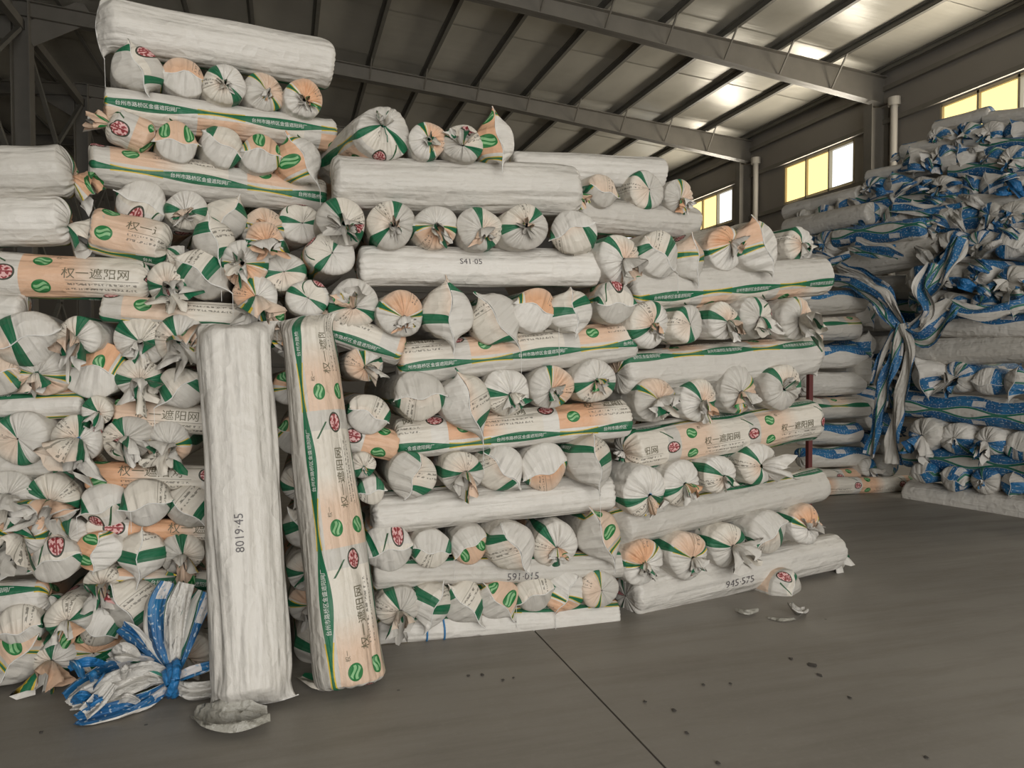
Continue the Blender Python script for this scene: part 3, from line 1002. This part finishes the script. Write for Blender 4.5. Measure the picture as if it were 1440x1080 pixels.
lft([(12, 696, 35, 't', 250, .14), (72, 702, 36, 't', 60, .44, dict(str='b', size=.9)), (150, 710, 33, 'f', 250, .64, dict(phi=15, W=1.1)), (206, 706, 33, 'f', 80, .45, dict(phi=10, W=1.15)), (265, 712, 31, 'f', 100, .42, dict(phi=-40))], 6)
long_roll(FM, 128, 668, 312, 674, 20, 's', 's', 30, .05, 'printed roll with red oval seal behind plain leaning roll', GF)
long_roll(FM, -70, 655, 70, 648, 25, 's', 't', 170, .3, 'white roll tied with blue cord at its tuft, jumbled stack', GF, ob=dict(str='b', size=1.3))
lft([(30, 616, 37, 's', 200, .4), (108, 618, 33, 't', 160, .4, dict(str='b')), (180, 616, 33, 't', 200, .4), (238, 622, 30, 't', 270, .15, dict(str='b'))], 8)
long_roll(FM, -70, 573, 114, 568, 23, 's', 's', 172, .3, 'white creased roll with flat end under the orange sack, jumbled stack', GF, wr=2)
long_roll(FM, 168, 583, 312, 592, 22, 's', 's', 14, .10, 'pinkish printed roll with black lettering beside plain leaning roll', GF)
lft([(-8, 526, 34, 'o', 60, .14), (60, 521, 36, 't', 260, .14, dict(size=.5)), (132, 520, 42, 'o', 95, .20, dict(phi=-12, W=1.05, l=.35)), (196, 532, 30, 't', 90, .42, dict(size=.9)), (256, 545, 31, 'f', 80, .42, dict(phi=40)), (137, 578, 21, 't', 0, .4)], 10)
lft([(38, 476, 42, 'f', 200, .4, dict(phi=20, W=1.15)), (112, 472, 28, 't', 180, .4), (200, 477, 36, 't', 70, .5, dict(size=.5)), (254, 476, 34, 't', 200, .4), (108, 506, 26, 's', 90, .62, dict(out=-.2))], 11)
long_roll(FM, -70, 430, 30, 438, 30, 's', 's', 180, .3, 'plain white roll under the lettered orange roll, jumbled stack', GF)
long_roll(FM, 150, 434, 395, 452, 20, 's', 's', 85, .60, 'roll with green band resting above top of plain leaning roll', GF, out=-.05)
long_roll(FM, -90, 384, 200, 396, 34, 's', 't', 8, .30, 'roll with orange panel, green roundels and black lettering, jumbled stack', GF, ob=dict(size=1.1))
lft([(236, 398, 28, 't', 90, .4), (286, 385, 36, 'f', 120, .45, dict(phi=-35, W=1.35)), (345, 370, 33, 't', 270, .14, dict(size=.6)), (360, 416, 30, 't', 200, .15, dict(size=1.0)), (300, 335, 27, 'f', 60, .45), (372, 338, 27, 't', 90, .14)], 14)
long_roll(FM, 140, 326, 225, 345, 33, 's', 't', 30, .05, 'short tapered roll with crumpled white tuft above lettered orange roll', GF, ob=dict(size=1.1))
long_roll(FM, -80, 314, 85, 312, 36, 's', 't', 180, .3, 'plain white roll with crumpled end, second from top of jumbled stack', GF, ob=dict(size=1.1), wr=1.6)
long_roll(FM, -80, 246, 88, 243, 40, 's', 't', 178, .2, 'topmost wide plain white roll with crumpled end, jumbled stack', GF, ob=dict(size=.9), wr=1.6)
# ends seen in the slit between the two leaning rolls
end_row(FM, [(405, 478, 26, 't', 90, .4), ], 11, 'leaning roll gap', 'middle stack', True, GF)
for lay, x, y, r, cd, uc in ((9, 412, 545, 28, 's', .15), (8, 418, 612, 28, 'o', .15), (7, 424, 680, 28, 't', .4), (5, 426, 742, 28, 'f', .45), (3, 432, 802, 29, 't', .4), (2, 436, 846, 30, 't', .14), (1, 446, 902, 32, 'f', .4)):
    end_row(FM, [(x, y, r, cd, 90, uc)], lay, 'leaning roll gap', 'middle stack', True, GF)


# ---- the two rolls leaning against the stack
def leaning(bx, by, tx, ty, rb, rt, label, ph, u0, ca, cb, wr, top_out, hand=None, big=True, base_z=0.05):
    SEED[0] += 1
    rg = np.random.RandomState(SEED[0])
    f = on_floor(bx, by, base_z)
    B = FM.pt(tx, ty, top_out)
    sc0 = float(np.dot(f - CAMP, FWD)) / F_PX; sc1 = float(np.dot(B - CAMP, FWD)) / F_PX
    toward = CAMP - f; toward[2] = 0
    rl = Roll('net_roll', f, B, rb * sc0, toward, ca, cb, math.radians(ph), u0, SEED[0], nth=96, nb=60, nc=14, R2=rt * sc1, squash=0.03, wrinkle=wr)
    tag(rl.o, label, 'net roll', 'rolls leaning on the stack')
    if big: rl.print_letters(True, (1, -1))
    if hand:
        tx_, sz, S0, deg = hand
        rl.letter(tx_, sz, S0 * rl.L, (math.radians(deg) - math.radians(ph)) * rl.R, M_MARK, name='marker_writing')
    return rl


leaning(352, 962, 330, 478, 53, 51, 'tall plain white roll with marker writing leaning upright on jumbled stack', 180, .2,
        dict(k='f', phi=math.radians(95), W=1.12, l=.55, curl=.3), dict(k='f', phi=math.radians(95), W=1.15, l=.45, curl=-.2), 3.4, 0.16, hand=('8019·45', 0.055, .36, 5), big=False, base_z=.12)
leaning(492, 950, 432, 470, 52, 37, 'tall roll leaning upright with green band and orange lettered panels', -36, .045,
        dict(k='s', ext=.2), dict(k='f', phi=math.radians(100), W=1.2, l=.7, curl=.2), 1.5, 0.13)
# ------------------------------------------------------------------ blue sacks across the aisle
b0, b1 = on_floor(1272, 700), on_floor(1440, 728)
FB = Frame((b0[0], b0[1]), math.degrees(math.atan2(b1[1] - b0[1], b1[0] - b0[0])))
bc = on_floor(1200, 690)
FC = Frame((bc[0], bc[1]), 0.0)
BLU, GB, REFB = 'blue stack', 'rolls in the far blue stack', 'its aisle edge'
NL = [0]


def back(layer): return 0.0 if layer < 10 else -0.13 * (layer - 9)


def far_ends(layer, pts, frame=FB, stack=BLU, group=GB, out0=None):
    rg = np.random.RandomState(900 + layer + (0 if frame is FB else 50))
    items = []
    for (x, y, r) in pts:
        cd = 'tfofptt'[rg.randint(7)]
        items.append((x + rg.uniform(-3, 3), y + rg.uniform(-3, 3), r * rg.uniform(.9, 1.1), cd, rg.uniform(0, 360), rg.uniform(0, PER),
                      dict(out=(back(layer) if out0 is None else out0) + rg.uniform(-.04, .12), yaw=rg.uniform(-5, 5))))
    end_row(frame, items, layer, stack, REFB, False, group, low=True, mat=M_BLUE, length=1.0, word='blue marked')


def far_long(x1, y1, x2, y2, r, ph, layer, label, u0=0.1, ca='s', cb='s', frame=FB, group=GB, mat=None, out=None, deeper=0.0):
    long_roll(frame, x1, y1, x2, y2, r, ca, cb, ph, u0, label, group, out=(back(layer) - 0.12) if out is None else out, low=True, mat=mat or M_BLUE, letters=False, wr=1.6, deeper=deeper)


def rowpts(x0, x1, y0, y1, n, r):
    return [(x0 + (x1 - x0) * i / (n - 1), y0 + (y1 - y0) * i / (n - 1), r) for i in range(n)]


far_long(1282, 694, 1480, 722, 21, 175, 1, 'dusty pinkish white roll on floor under the blue stack')
far_ends(2, rowpts(1300, 1470, 664, 690, 5, 18))
far_long(1280, 640, 1480, 664, 20, 8, 3, 'deep blue printed roll, lowest blue one in blue stack')
far_ends(4, rowpts(1302, 1478, 610, 632, 5, 22))
far_long(1278, 568, 1480, 588, 21, -8, 5, 'deep blue printed roll with pale boxes between pointed sack rows')
far_ends(6, rowpts(1304, 1476, 528, 540, 5, 22))
far_long(1290, 497, 1480, 488, 21, 178, 7, 'plain grey roll halfway up the blue stack')
far_long(1310, 456, 1480, 462, 19, 95, 8, 'pinkish white roll with blue edge halfway up blue stack')
far_ends(9, rowpts(1296, 1470, 424, 430, 5, 17))
far_ends(10, rowpts(1290, 1466, 388, 390, 5, 20))
far_long(1190, 372, 1330, 352, 23, 170, 11, 'plain grey roll sloping up behind the hanging strips', deeper=0.1)
far_long(1180, 336, 1300, 322, 17, 20, 11, 'blue printed roll above sloping grey roll', cb='t')
far_ends(12, rowpts(1335, 1460, 345, 340, 4, 21))
far_ends(12, rowpts(1118, 1160, 350, 345, 2, 22), stack='blue heap')
far_long(1110, 322, 1225, 300, 17, 170, 12, 'grey roll at outer shoulder of the blue heap')
far_long(1330, 318, 1480, 318, 15, 60, 13, 'blue edged white roll in upper blue stack')
far_ends(14, rowpts(1128, 1190, 312, 296, 3, 16), stack='blue heap')
far_ends(14, rowpts(1225, 1460, 304, 302, 8, 18))
far_long(1165, 284, 1345, 284, 14, 30, 15, 'long blue roll with white edge across blue stack shoulder')
far_long(1330, 286, 1480, 282, 14, 160, 15, 'white roll continuing the shoulder of blue stack')
far_long(1108, 300, 1210, 274, 14, 178, 15, 'plain grey topmost roll on blue heap shoulder')
far_ends(16, rowpts(1228, 1460, 262, 262, 8, 18))
far_long(1225, 250, 1350, 226, 14, 165, 17, 'grey roll sloping upward in upper blue stack', cb='t')
far_long(1340, 240, 1480, 236, 14, 20, 17, 'blue printed roll high in upper blue stack')
far_ends(18, rowpts(1284, 1460, 226, 222, 6, 17))
far_long(1272, 214, 1385, 192, 14, 160, 19, 'pale roll sloping up near top of blue stack', ca='t')
far_long(1385, 204, 1490, 204, 13, 30, 19, 'blue marked roll near top of blue stack')
far_ends(20, rowpts(1320, 1465, 190, 182, 5, 15))
far_long(1318, 180, 1392, 160, 13, 172, 20, 'plain roll crowning the slope of blue stack', out=-1.7)
far_long(1388, 168, 1490, 156, 14, 175, 20, 'topmost dusty roll of the blue stack', out=-1.7)

for i, (y, w_) in enumerate(((405, 'uppermost'), (440, 'second'), (475, 'third'), (510, 'fourth'), (545, 'fifth'), (580, 'sixth'))):
    far_long(1215, y, 1330, y - 2, 19, (170, 20, 160, 175, 10, 165)[i], 1, f'shaded roll behind the hanging strips, {w_} from top, blue stack', u0=.1 * i, out=-.75)
# dim column of small rolls behind the corner stack
cl = [(672, 15, 'lowest'), (641, 15, 'second'), (609, 16, 'third'), (573, 16, 'fourth'), (538, 17, 'fifth'), (501, 17, 'sixth'), (462, 18, 'seventh'), (424, 18, 'eighth')]
for i, (y, r, w_) in enumerate(cl):
    SEED[0] += 1
    rg = np.random.RandomState(SEED[0])
    far_long(1128, y + 2, 1206 + rg.uniform(-8, 12), y, r, rg.choice([20, 170, 90]), 1, f'dim roll with knotted end, {w_} in the column behind corner stack', u0=rg.uniform(0, .6), cb='pt'[i % 2], frame=FC, group='dim column of rolls', mat=M_BLUE if i % 3 else M_SACK, out=-.1)
    if i < 7:
        far_ends(i + 1, [(1222 + rg.uniform(-6, 6), y - 17, 15), (1250, y - 14, 16)], frame=FC, stack='dim column', group='dim column of rolls', out0=-.05)
far_long(1148, 684, 1275, 680, 12, 10, 1, 'printed roll on floor between corner stack and blue stack', frame=FC, mat=M_SACK, group='dim column of rolls', out=.18)


# ------------------------------------------------------------------ torn sack strips
def catmull(P, n):
    P = np.asarray(P, float)
    P = np.vstack([2 * P[0] - P[1], P, 2 * P[-1] - P[-2]])
    out = []
    for i in range(1, len(P) - 2):
        for t in np.linspace(0, 1, n, endpoint=False):
            a, b, c, d = P[i - 1:i + 3]
            out.append(0.5 * ((2 * b) + (c - a) * t + (2 * a - 5 * b + 4 * c - d) * t * t + (3 * b - a - 3 * c + d) * t ** 3))
    out.append(P[-2])
    return np.array(out)


def strip(name, pts, widths, facing, mat, parent=None, seed=0, fold=0.5, voff=0.0, uoff=0.0, nw=15, floor_z=None, thick=0.0):
    """a crumpled film strip along 3D points, lying across the facing direction"""
    rg = np.random.RandomState(seed)
    c = catmull(pts, 9); m = len(c)
    w = np.interp(np.linspace(0, 1, m), np.linspace(0, 1, len(widths)), widths)
    t = np.gradient(c, axis=0); t /= np.linalg.norm(t, axis=1, keepdims=True)
    f = np.asarray(facing, float)
    sd = np.cross(t, f); sd /= np.linalg.norm(sd, axis=1, keepdims=True)
    fn = np.cross(sd, t)
    x = np.linspace(-1, 1, nw)
    p1, p2, p3 = rg.uniform(0, 6.28, 3); n1 = rg.uniform(2.5, 4.5)
    L = np.concatenate([[0], np.cumsum(np.linalg.norm(np.diff(c, axis=0), axis=1))])
    P = np.zeros((m, nw, 3)); UV = np.zeros((m, nw, 2))
    for i in range(m):
        z = fold * w[i] * (0.38 * np.sin(n1 * x + p1 + 2.5 * L[i] * 3) + 0.20 * np.abs(np.sin(2.6 * n1 * x + p2 + 5 * L[i])) + 0.10 * np.sin(11 * x + 19 * L[i] + p3))
        xx = x * w[i] * (1 - 0.18 * fold) * (1 + 0.12 * np.sin(14 * L[i] + p3 * np.sign(x)))
        P[i] = c[i] + sd[i] * xx[:, None] + fn[i] * z[:, None]
        UV[i, :, 0] = L[i] + uoff; UV[i, :, 1] = x * w[i] * 1.6 + voff
    if floor_z is not None: P[..., 2] = np.maximum(P[..., 2], floor_z + 0.004 * rg.rand(m, nw))
    fc = grid_faces(m, nw, False)
    uv = UV.reshape(-1, 2)[fc.ravel()]
    return link_mesh(name, P.reshape(-1, 3), fc, mat, parent, uv)


def fpts(frame, lst): return [frame.pt(x, y, o) for x, y, o in lst]


hang = bpy.data.objects.new('hanging_sack_strips', None); C.objects.link(hang)
tag(hang, 'long torn blue and white sack strips hanging down between the stacks', 'torn sack')
pxm = FB.scale(1250, 450)
ST = [([(1165, 392, .2), (1205, 398, .3), (1240, 425, .35), (1266, 462, .3)], [13, 16, 20, 9], .1),
      ([(1180, 375, .1), (1215, 395, .2), (1250, 420, .3), (1268, 462, .3)], [10, 22, 16, 9], .5),
      ([(1310, 370, .3), (1296, 405, .35), (1305, 440, .35), (1272, 468, .3)], [12, 14, 13, 9], .3),
      ([(1352, 335, .1), (1335, 365, .2), (1318, 395, .3), (1300, 415, .3)], [16, 20, 18, 12], .15),
      ([(1268, 455, .3), (1258, 500, .35), (1244, 545, .35), (1232, 600, .3), (1224, 640, .25)], [9, 14, 15, 11, 12], .2),
      ([(1270, 455, .32), (1280, 500, .36), (1266, 560, .34), (1258, 610, .3), (1256, 652, .25)], [8, 11, 12, 14, 20], .48),
      ([(1262, 460, .28), (1240, 500, .3), (1228, 540, .3)], [7, 8, 6], .0),
      ([(1272, 460, .3), (1300, 470, .32), (1328, 440, .3), (1340, 425, .3)], [9, 24, 26, 14], .05)]
for i, (pl, wd, vo) in enumerate(ST):
    strip('film_strip', fpts(FB, pl), [w * pxm * .8 for w in wd], FB.n, M_BLUE, hang, 40 + i, 0.7, vo - 0.2, i * .17)

for i, (pl, wd, nm) in enumerate([([(1105, 350, .0), (1150, 372, .1), (1195, 360, .1)], [10, 18, 10], 'outer shoulder of the heap'), ([(1200, 345, .0), (1235, 352, .1), (1268, 362, .2)], [12, 16, 9], 'sloping grey roll'),
                                  ([(1420, 432, .2), (1380, 440, .25), (1335, 430, .25)], [12, 14, 8], 'pinkish white roll'), ([(1255, 292, -.5), (1300, 296, -.5), (1350, 290, -.5)], [9, 12, 7], 'stack shoulder')]):
    o = strip('torn_sack_sheet', fpts(FB, pl), [w * pxm for w in wd], FB.n + np.array([0, 0, .6]), M_BLUE, None, 60 + i, 0.7, -.12, i * .2)
    tag(o, f'loose torn blue sack sheet on the {nm}, blue stack', 'torn sack', 'torn sheets on the blue stack')

# small torn flaps strewn over the upper slope
rgs = np.random.RandomState(77)
for i in range(34):
    y = rgs.uniform(200, 425)
    xl = np.interp(y, [190, 230, 265, 300, 345, 425], [1315, 1275, 1215, 1130, 1120, 1290])
    x = rgs.uniform(xl + 8, 1450)
    lay = float(np.interp(y, [185, 225, 262, 303, 345, 388], [20, 18, 16, 14, 12, 9]))
    o_ = (0 if lay < 10 else -0.13 * (lay - 9)) + 0.22
    an = rgs.uniform(-.9, .9); ln = rgs.uniform(9, 22)
    pl = [(x - ln * math.cos(an), y - ln * math.sin(an), o_ - .12), (x, y, o_), (x + ln * math.cos(an), y + ln * math.sin(an) + 5, o_ - .08)]
    o = strip('torn_sack_flap', fpts(FB, pl), [rgs.uniform(2, 6) * pxm, rgs.uniform(6, 11) * pxm, rgs.uniform(1, 7) * pxm], FB.n + np.array([0, 0, .5]), (M_BLUE, M_TUFT, M_BLUE, M_BLUEFILM)[i % 4] if i % 8 != 7 else M_BLUE, None, 200 + i, 1.0, rgs.choice([.12, -.12, 0]), i * .1, nw=11)
    kind = ('blue printed', 'white', 'blue printed', 'plain blue')[i % 4] if i % 8 != 7 else 'blue printed'
    tag(o, f'small {kind} torn flap sticking out of the upper blue stack slope', 'torn sack', f'{kind} flaps on the blue stack')

# ---- knotted blue and white sack bundle on the floor by the jumbled stack
bun = bpy.data.objects.new('torn_sack_bundle', None); C.objects.link(bun)
tag(bun, 'torn blue and white sack knotted into a bundle on the floor', 'torn sack')
FZ = Frame((FM.o[0], FM.o[1] - 0.34), 0.0)
pz = FZ.scale(240, 950)
BN = [([(238, 955, .0), (205, 950, .05), (165, 962, .1), (125, 978, .12), (98, 990, .1)], [9, 22, 26, 22, 12], M_TUFT, .1),
      ([(236, 950, .0), (195, 935, .0), (150, 948, .0), (112, 968, .02), (92, 982, .05)], [8, 16, 20, 18, 12], M_BLUE, -.1),
      ([(240, 962, .02), (205, 985, .1), (170, 1000, .14), (130, 1008, .16), (108, 1012, .14)], [8, 16, 17, 16, 10], M_BLUE, .05),
      ([(238, 950, .0), (212, 920, -.05), (186, 893, -.08), (170, 882, -.1)], [8, 13, 14, 10], M_BLUE, .12),
      ([(242, 952, .0), (225, 905, -.06), (224, 850, -.1), (236, 818, -.12)], [9, 22, 26, 14], M_BLUE, .02),
      ([(244, 950, .0), (262, 900, -.05), (278, 855, -.1), (288, 832, -.12)], [8, 18, 20, 14], M_BLUE, -.18),
      ([(240, 950, .0), (245, 900, -.02), (252, 850, -.05), (262, 820, -.08)], [8, 16, 22, 16], M_TUFT, .3),
      ([(246, 955, .02), (270, 945, .04), (305, 934, .04)], [7, 9, 8], M_BLUE, .1),
      ([(246, 962, .02), (270, 972, .06), (312, 968, .06)], [8, 17, 15], M_TUFT, .1),
      ([(160, 962, .12), (140, 985, .16), (118, 1004, .18)], [10, 14, 12], M_TUFT, .1),
      ([(215, 940, -.02), (170, 925, -.05), (128, 935, -.05)], [9, 16, 10], M_GREENFILM, .1)]
for i, (pl, wd, mt, vo) in enumerate(BN):
    strip('film_strip', fpts(FZ, pl), [w * pz for w in wd], FZ.n + np.array([0, 0, .5]), mt, bun, 80 + i, 1.15, (.11 if i % 2 else -.13) + vo * .3, i * .13, floor_z=0.006)
rgb = np.random.RandomState(5)
for i in range(9):
    x0, y0 = rgb.uniform(105, 225), rgb.uniform(925, 1005)
    an = rgb.uniform(0, 6.28); ln = rgb.uniform(12, 26)
    pl = [(x0 - ln * math.cos(an), y0 - ln * .5 * math.sin(an), .12), (x0, y0 - 6, .16), (x0 + ln * math.cos(an), y0 + ln * .5 * math.sin(an), .1)]
    strip('film_scrap', fpts(FZ, pl), [5 * pz, rgb.uniform(8, 14) * pz, 5 * pz], FZ.n + np.array([0, 0, .8]), (M_BLUE, M_TUFT, M_BLUEFILM)[i % 3], bun, 120 + i, 1.2, .12, i * .2, floor_z=0.006)
kc = FZ.pt(241, 955, .02)
for i in range(3):
    ring('knot', kc + np.array([0.004 * i, -.02, .012 * (i - 1)]), (0.9, .2, .35 - .3 * i), 0.055 + .008 * i, 0.022, M_BLUEFILM, bun)

# ---- crumpled feet of the leaning rolls
lean = [o for o in C.objects if o.get('group') == 'rolls leaning on the stack']


def floor_strip(name, px, widths, mat, parent, seed, fold=.5, voff=0.0):
    pts = [on_floor(x, y, z) for x, y, z in px]
    o = strip(name, pts, widths, (0.0, -0.35, 1.0), mat, parent, seed, fold, voff, .3, floor_z=0.004)
    if parent is not None:
        me = o.data
        for v in me.vertices: v.co = v.co - parent.location
    return o


floor_strip('crumpled_foot', [(378, 1008, .03), (345, 1014, .03), (305, 1014, .03), (274, 1002, .02)], [.08, .11, .10, .04], M_DIRTY, lean[0], 101, 1.1)
floor_strip('crumpled_foot', [(470, 958, .05), (452, 958, .04), (425, 950, .02)], [.07, .075, .03], M_SACK, lean[1], 102, .4, .15)

# ---- litter on the floor
M_DIRT = simple('dark_dry_scrap', (0.06, 0.052, 0.045), 0.8)
CH = [(659, 951, 5), (678, 950, 6), (707, 957, 5), (722, 954, 4), (907, 988, 6), (948, 1000, 8), (966, 1032, 6), (1010, 1074, 7), (1027, 962, 5), (1112, 927, 6), (1142, 936, 11), (1152, 950, 8), (1303, 1066, 7), (58, 1031, 6), (989, 964, 5), (1195, 982, 6)]
for i, (x, y, r) in enumerate(CH):
    rg = np.random.RandomState(300 + i)
    c = on_floor(x, y); sc = float(np.dot(c - CAMP, FWD)) / F_PX * r * .62
    n = 9
    V = [(0, 0, .008)] + [(sc * rg.uniform(.5, 1.1) * math.cos(a), sc * rg.uniform(.5, 1.1) * math.sin(a) * 1.3, rg.uniform(0.001, .006)) for a in np.linspace(0, 6.28, n, endpoint=False)]
    o = link_mesh('litter_scrap', V, [[0, 1 + k, 1 + (k + 1) % n] for k in range(n)], M_DIRT)
    o.location = (c[0], c[1], 0.001)
    if r == 11: lab = 'largest dark scrap on the bare floor beyond corner stack'
    elif x < 60: lab = 'dark scrap on floor in front of knotted blue bundle'
    elif x < 730: lab = 'small dark scrap on floor before middle stack beside the joint'
    elif x < 1020: lab = 'small dark scrap on open floor in front of corner stack'
    else: lab = 'small dark scrap on open floor out in the aisle'
    tag(o, lab, 'litter', 'dark scraps on the floor')
o = floor_strip('plastic_scrap', [(1036, 858, .02), (1050, 861, .03), (1066, 858, .02)], [.02, .03, .02], M_DIRTY, None, 110, 1.3)
tag(o, 'crumpled grey plastic scrap on floor under the long marker written roll', 'litter')
o = floor_strip('plastic_scrap', [(1110, 850, .06), (1122, 862, .03), (1134, 858, .01)], [.03, .04, .02], M_TUFT, None, 111, 1.2)
tag(o, 'white torn plastic scrap beside the seal printed sack at floor aisle', 'litter')
o = floor_strip('plastic_scrap', [(1080, 868, .01), (1100, 872, .01), (1118, 870, .01)], [.012, .018, .01], M_DIRTY, None, 112, .3)
tag(o, 'flat grey plastic scrap on bare concrete near corner stack', 'litter')

# ---- red post behind the corner stack
pp = FR.pt(1139, 512, -1.3)
po = bpy.data.objects.new('red_post', None); C.objects.link(po); po.location = (pp[0], pp[1], 0)
box('post_shaft', (-.022, -.022, 0), (.022, .022, pp[2]), M_RED, po)
box('base_plate', (-.09, -.09, 0), (.09, .09, .012), M_RED, po)
tag(po, 'slim red steel post standing behind the corner stack', 'post')
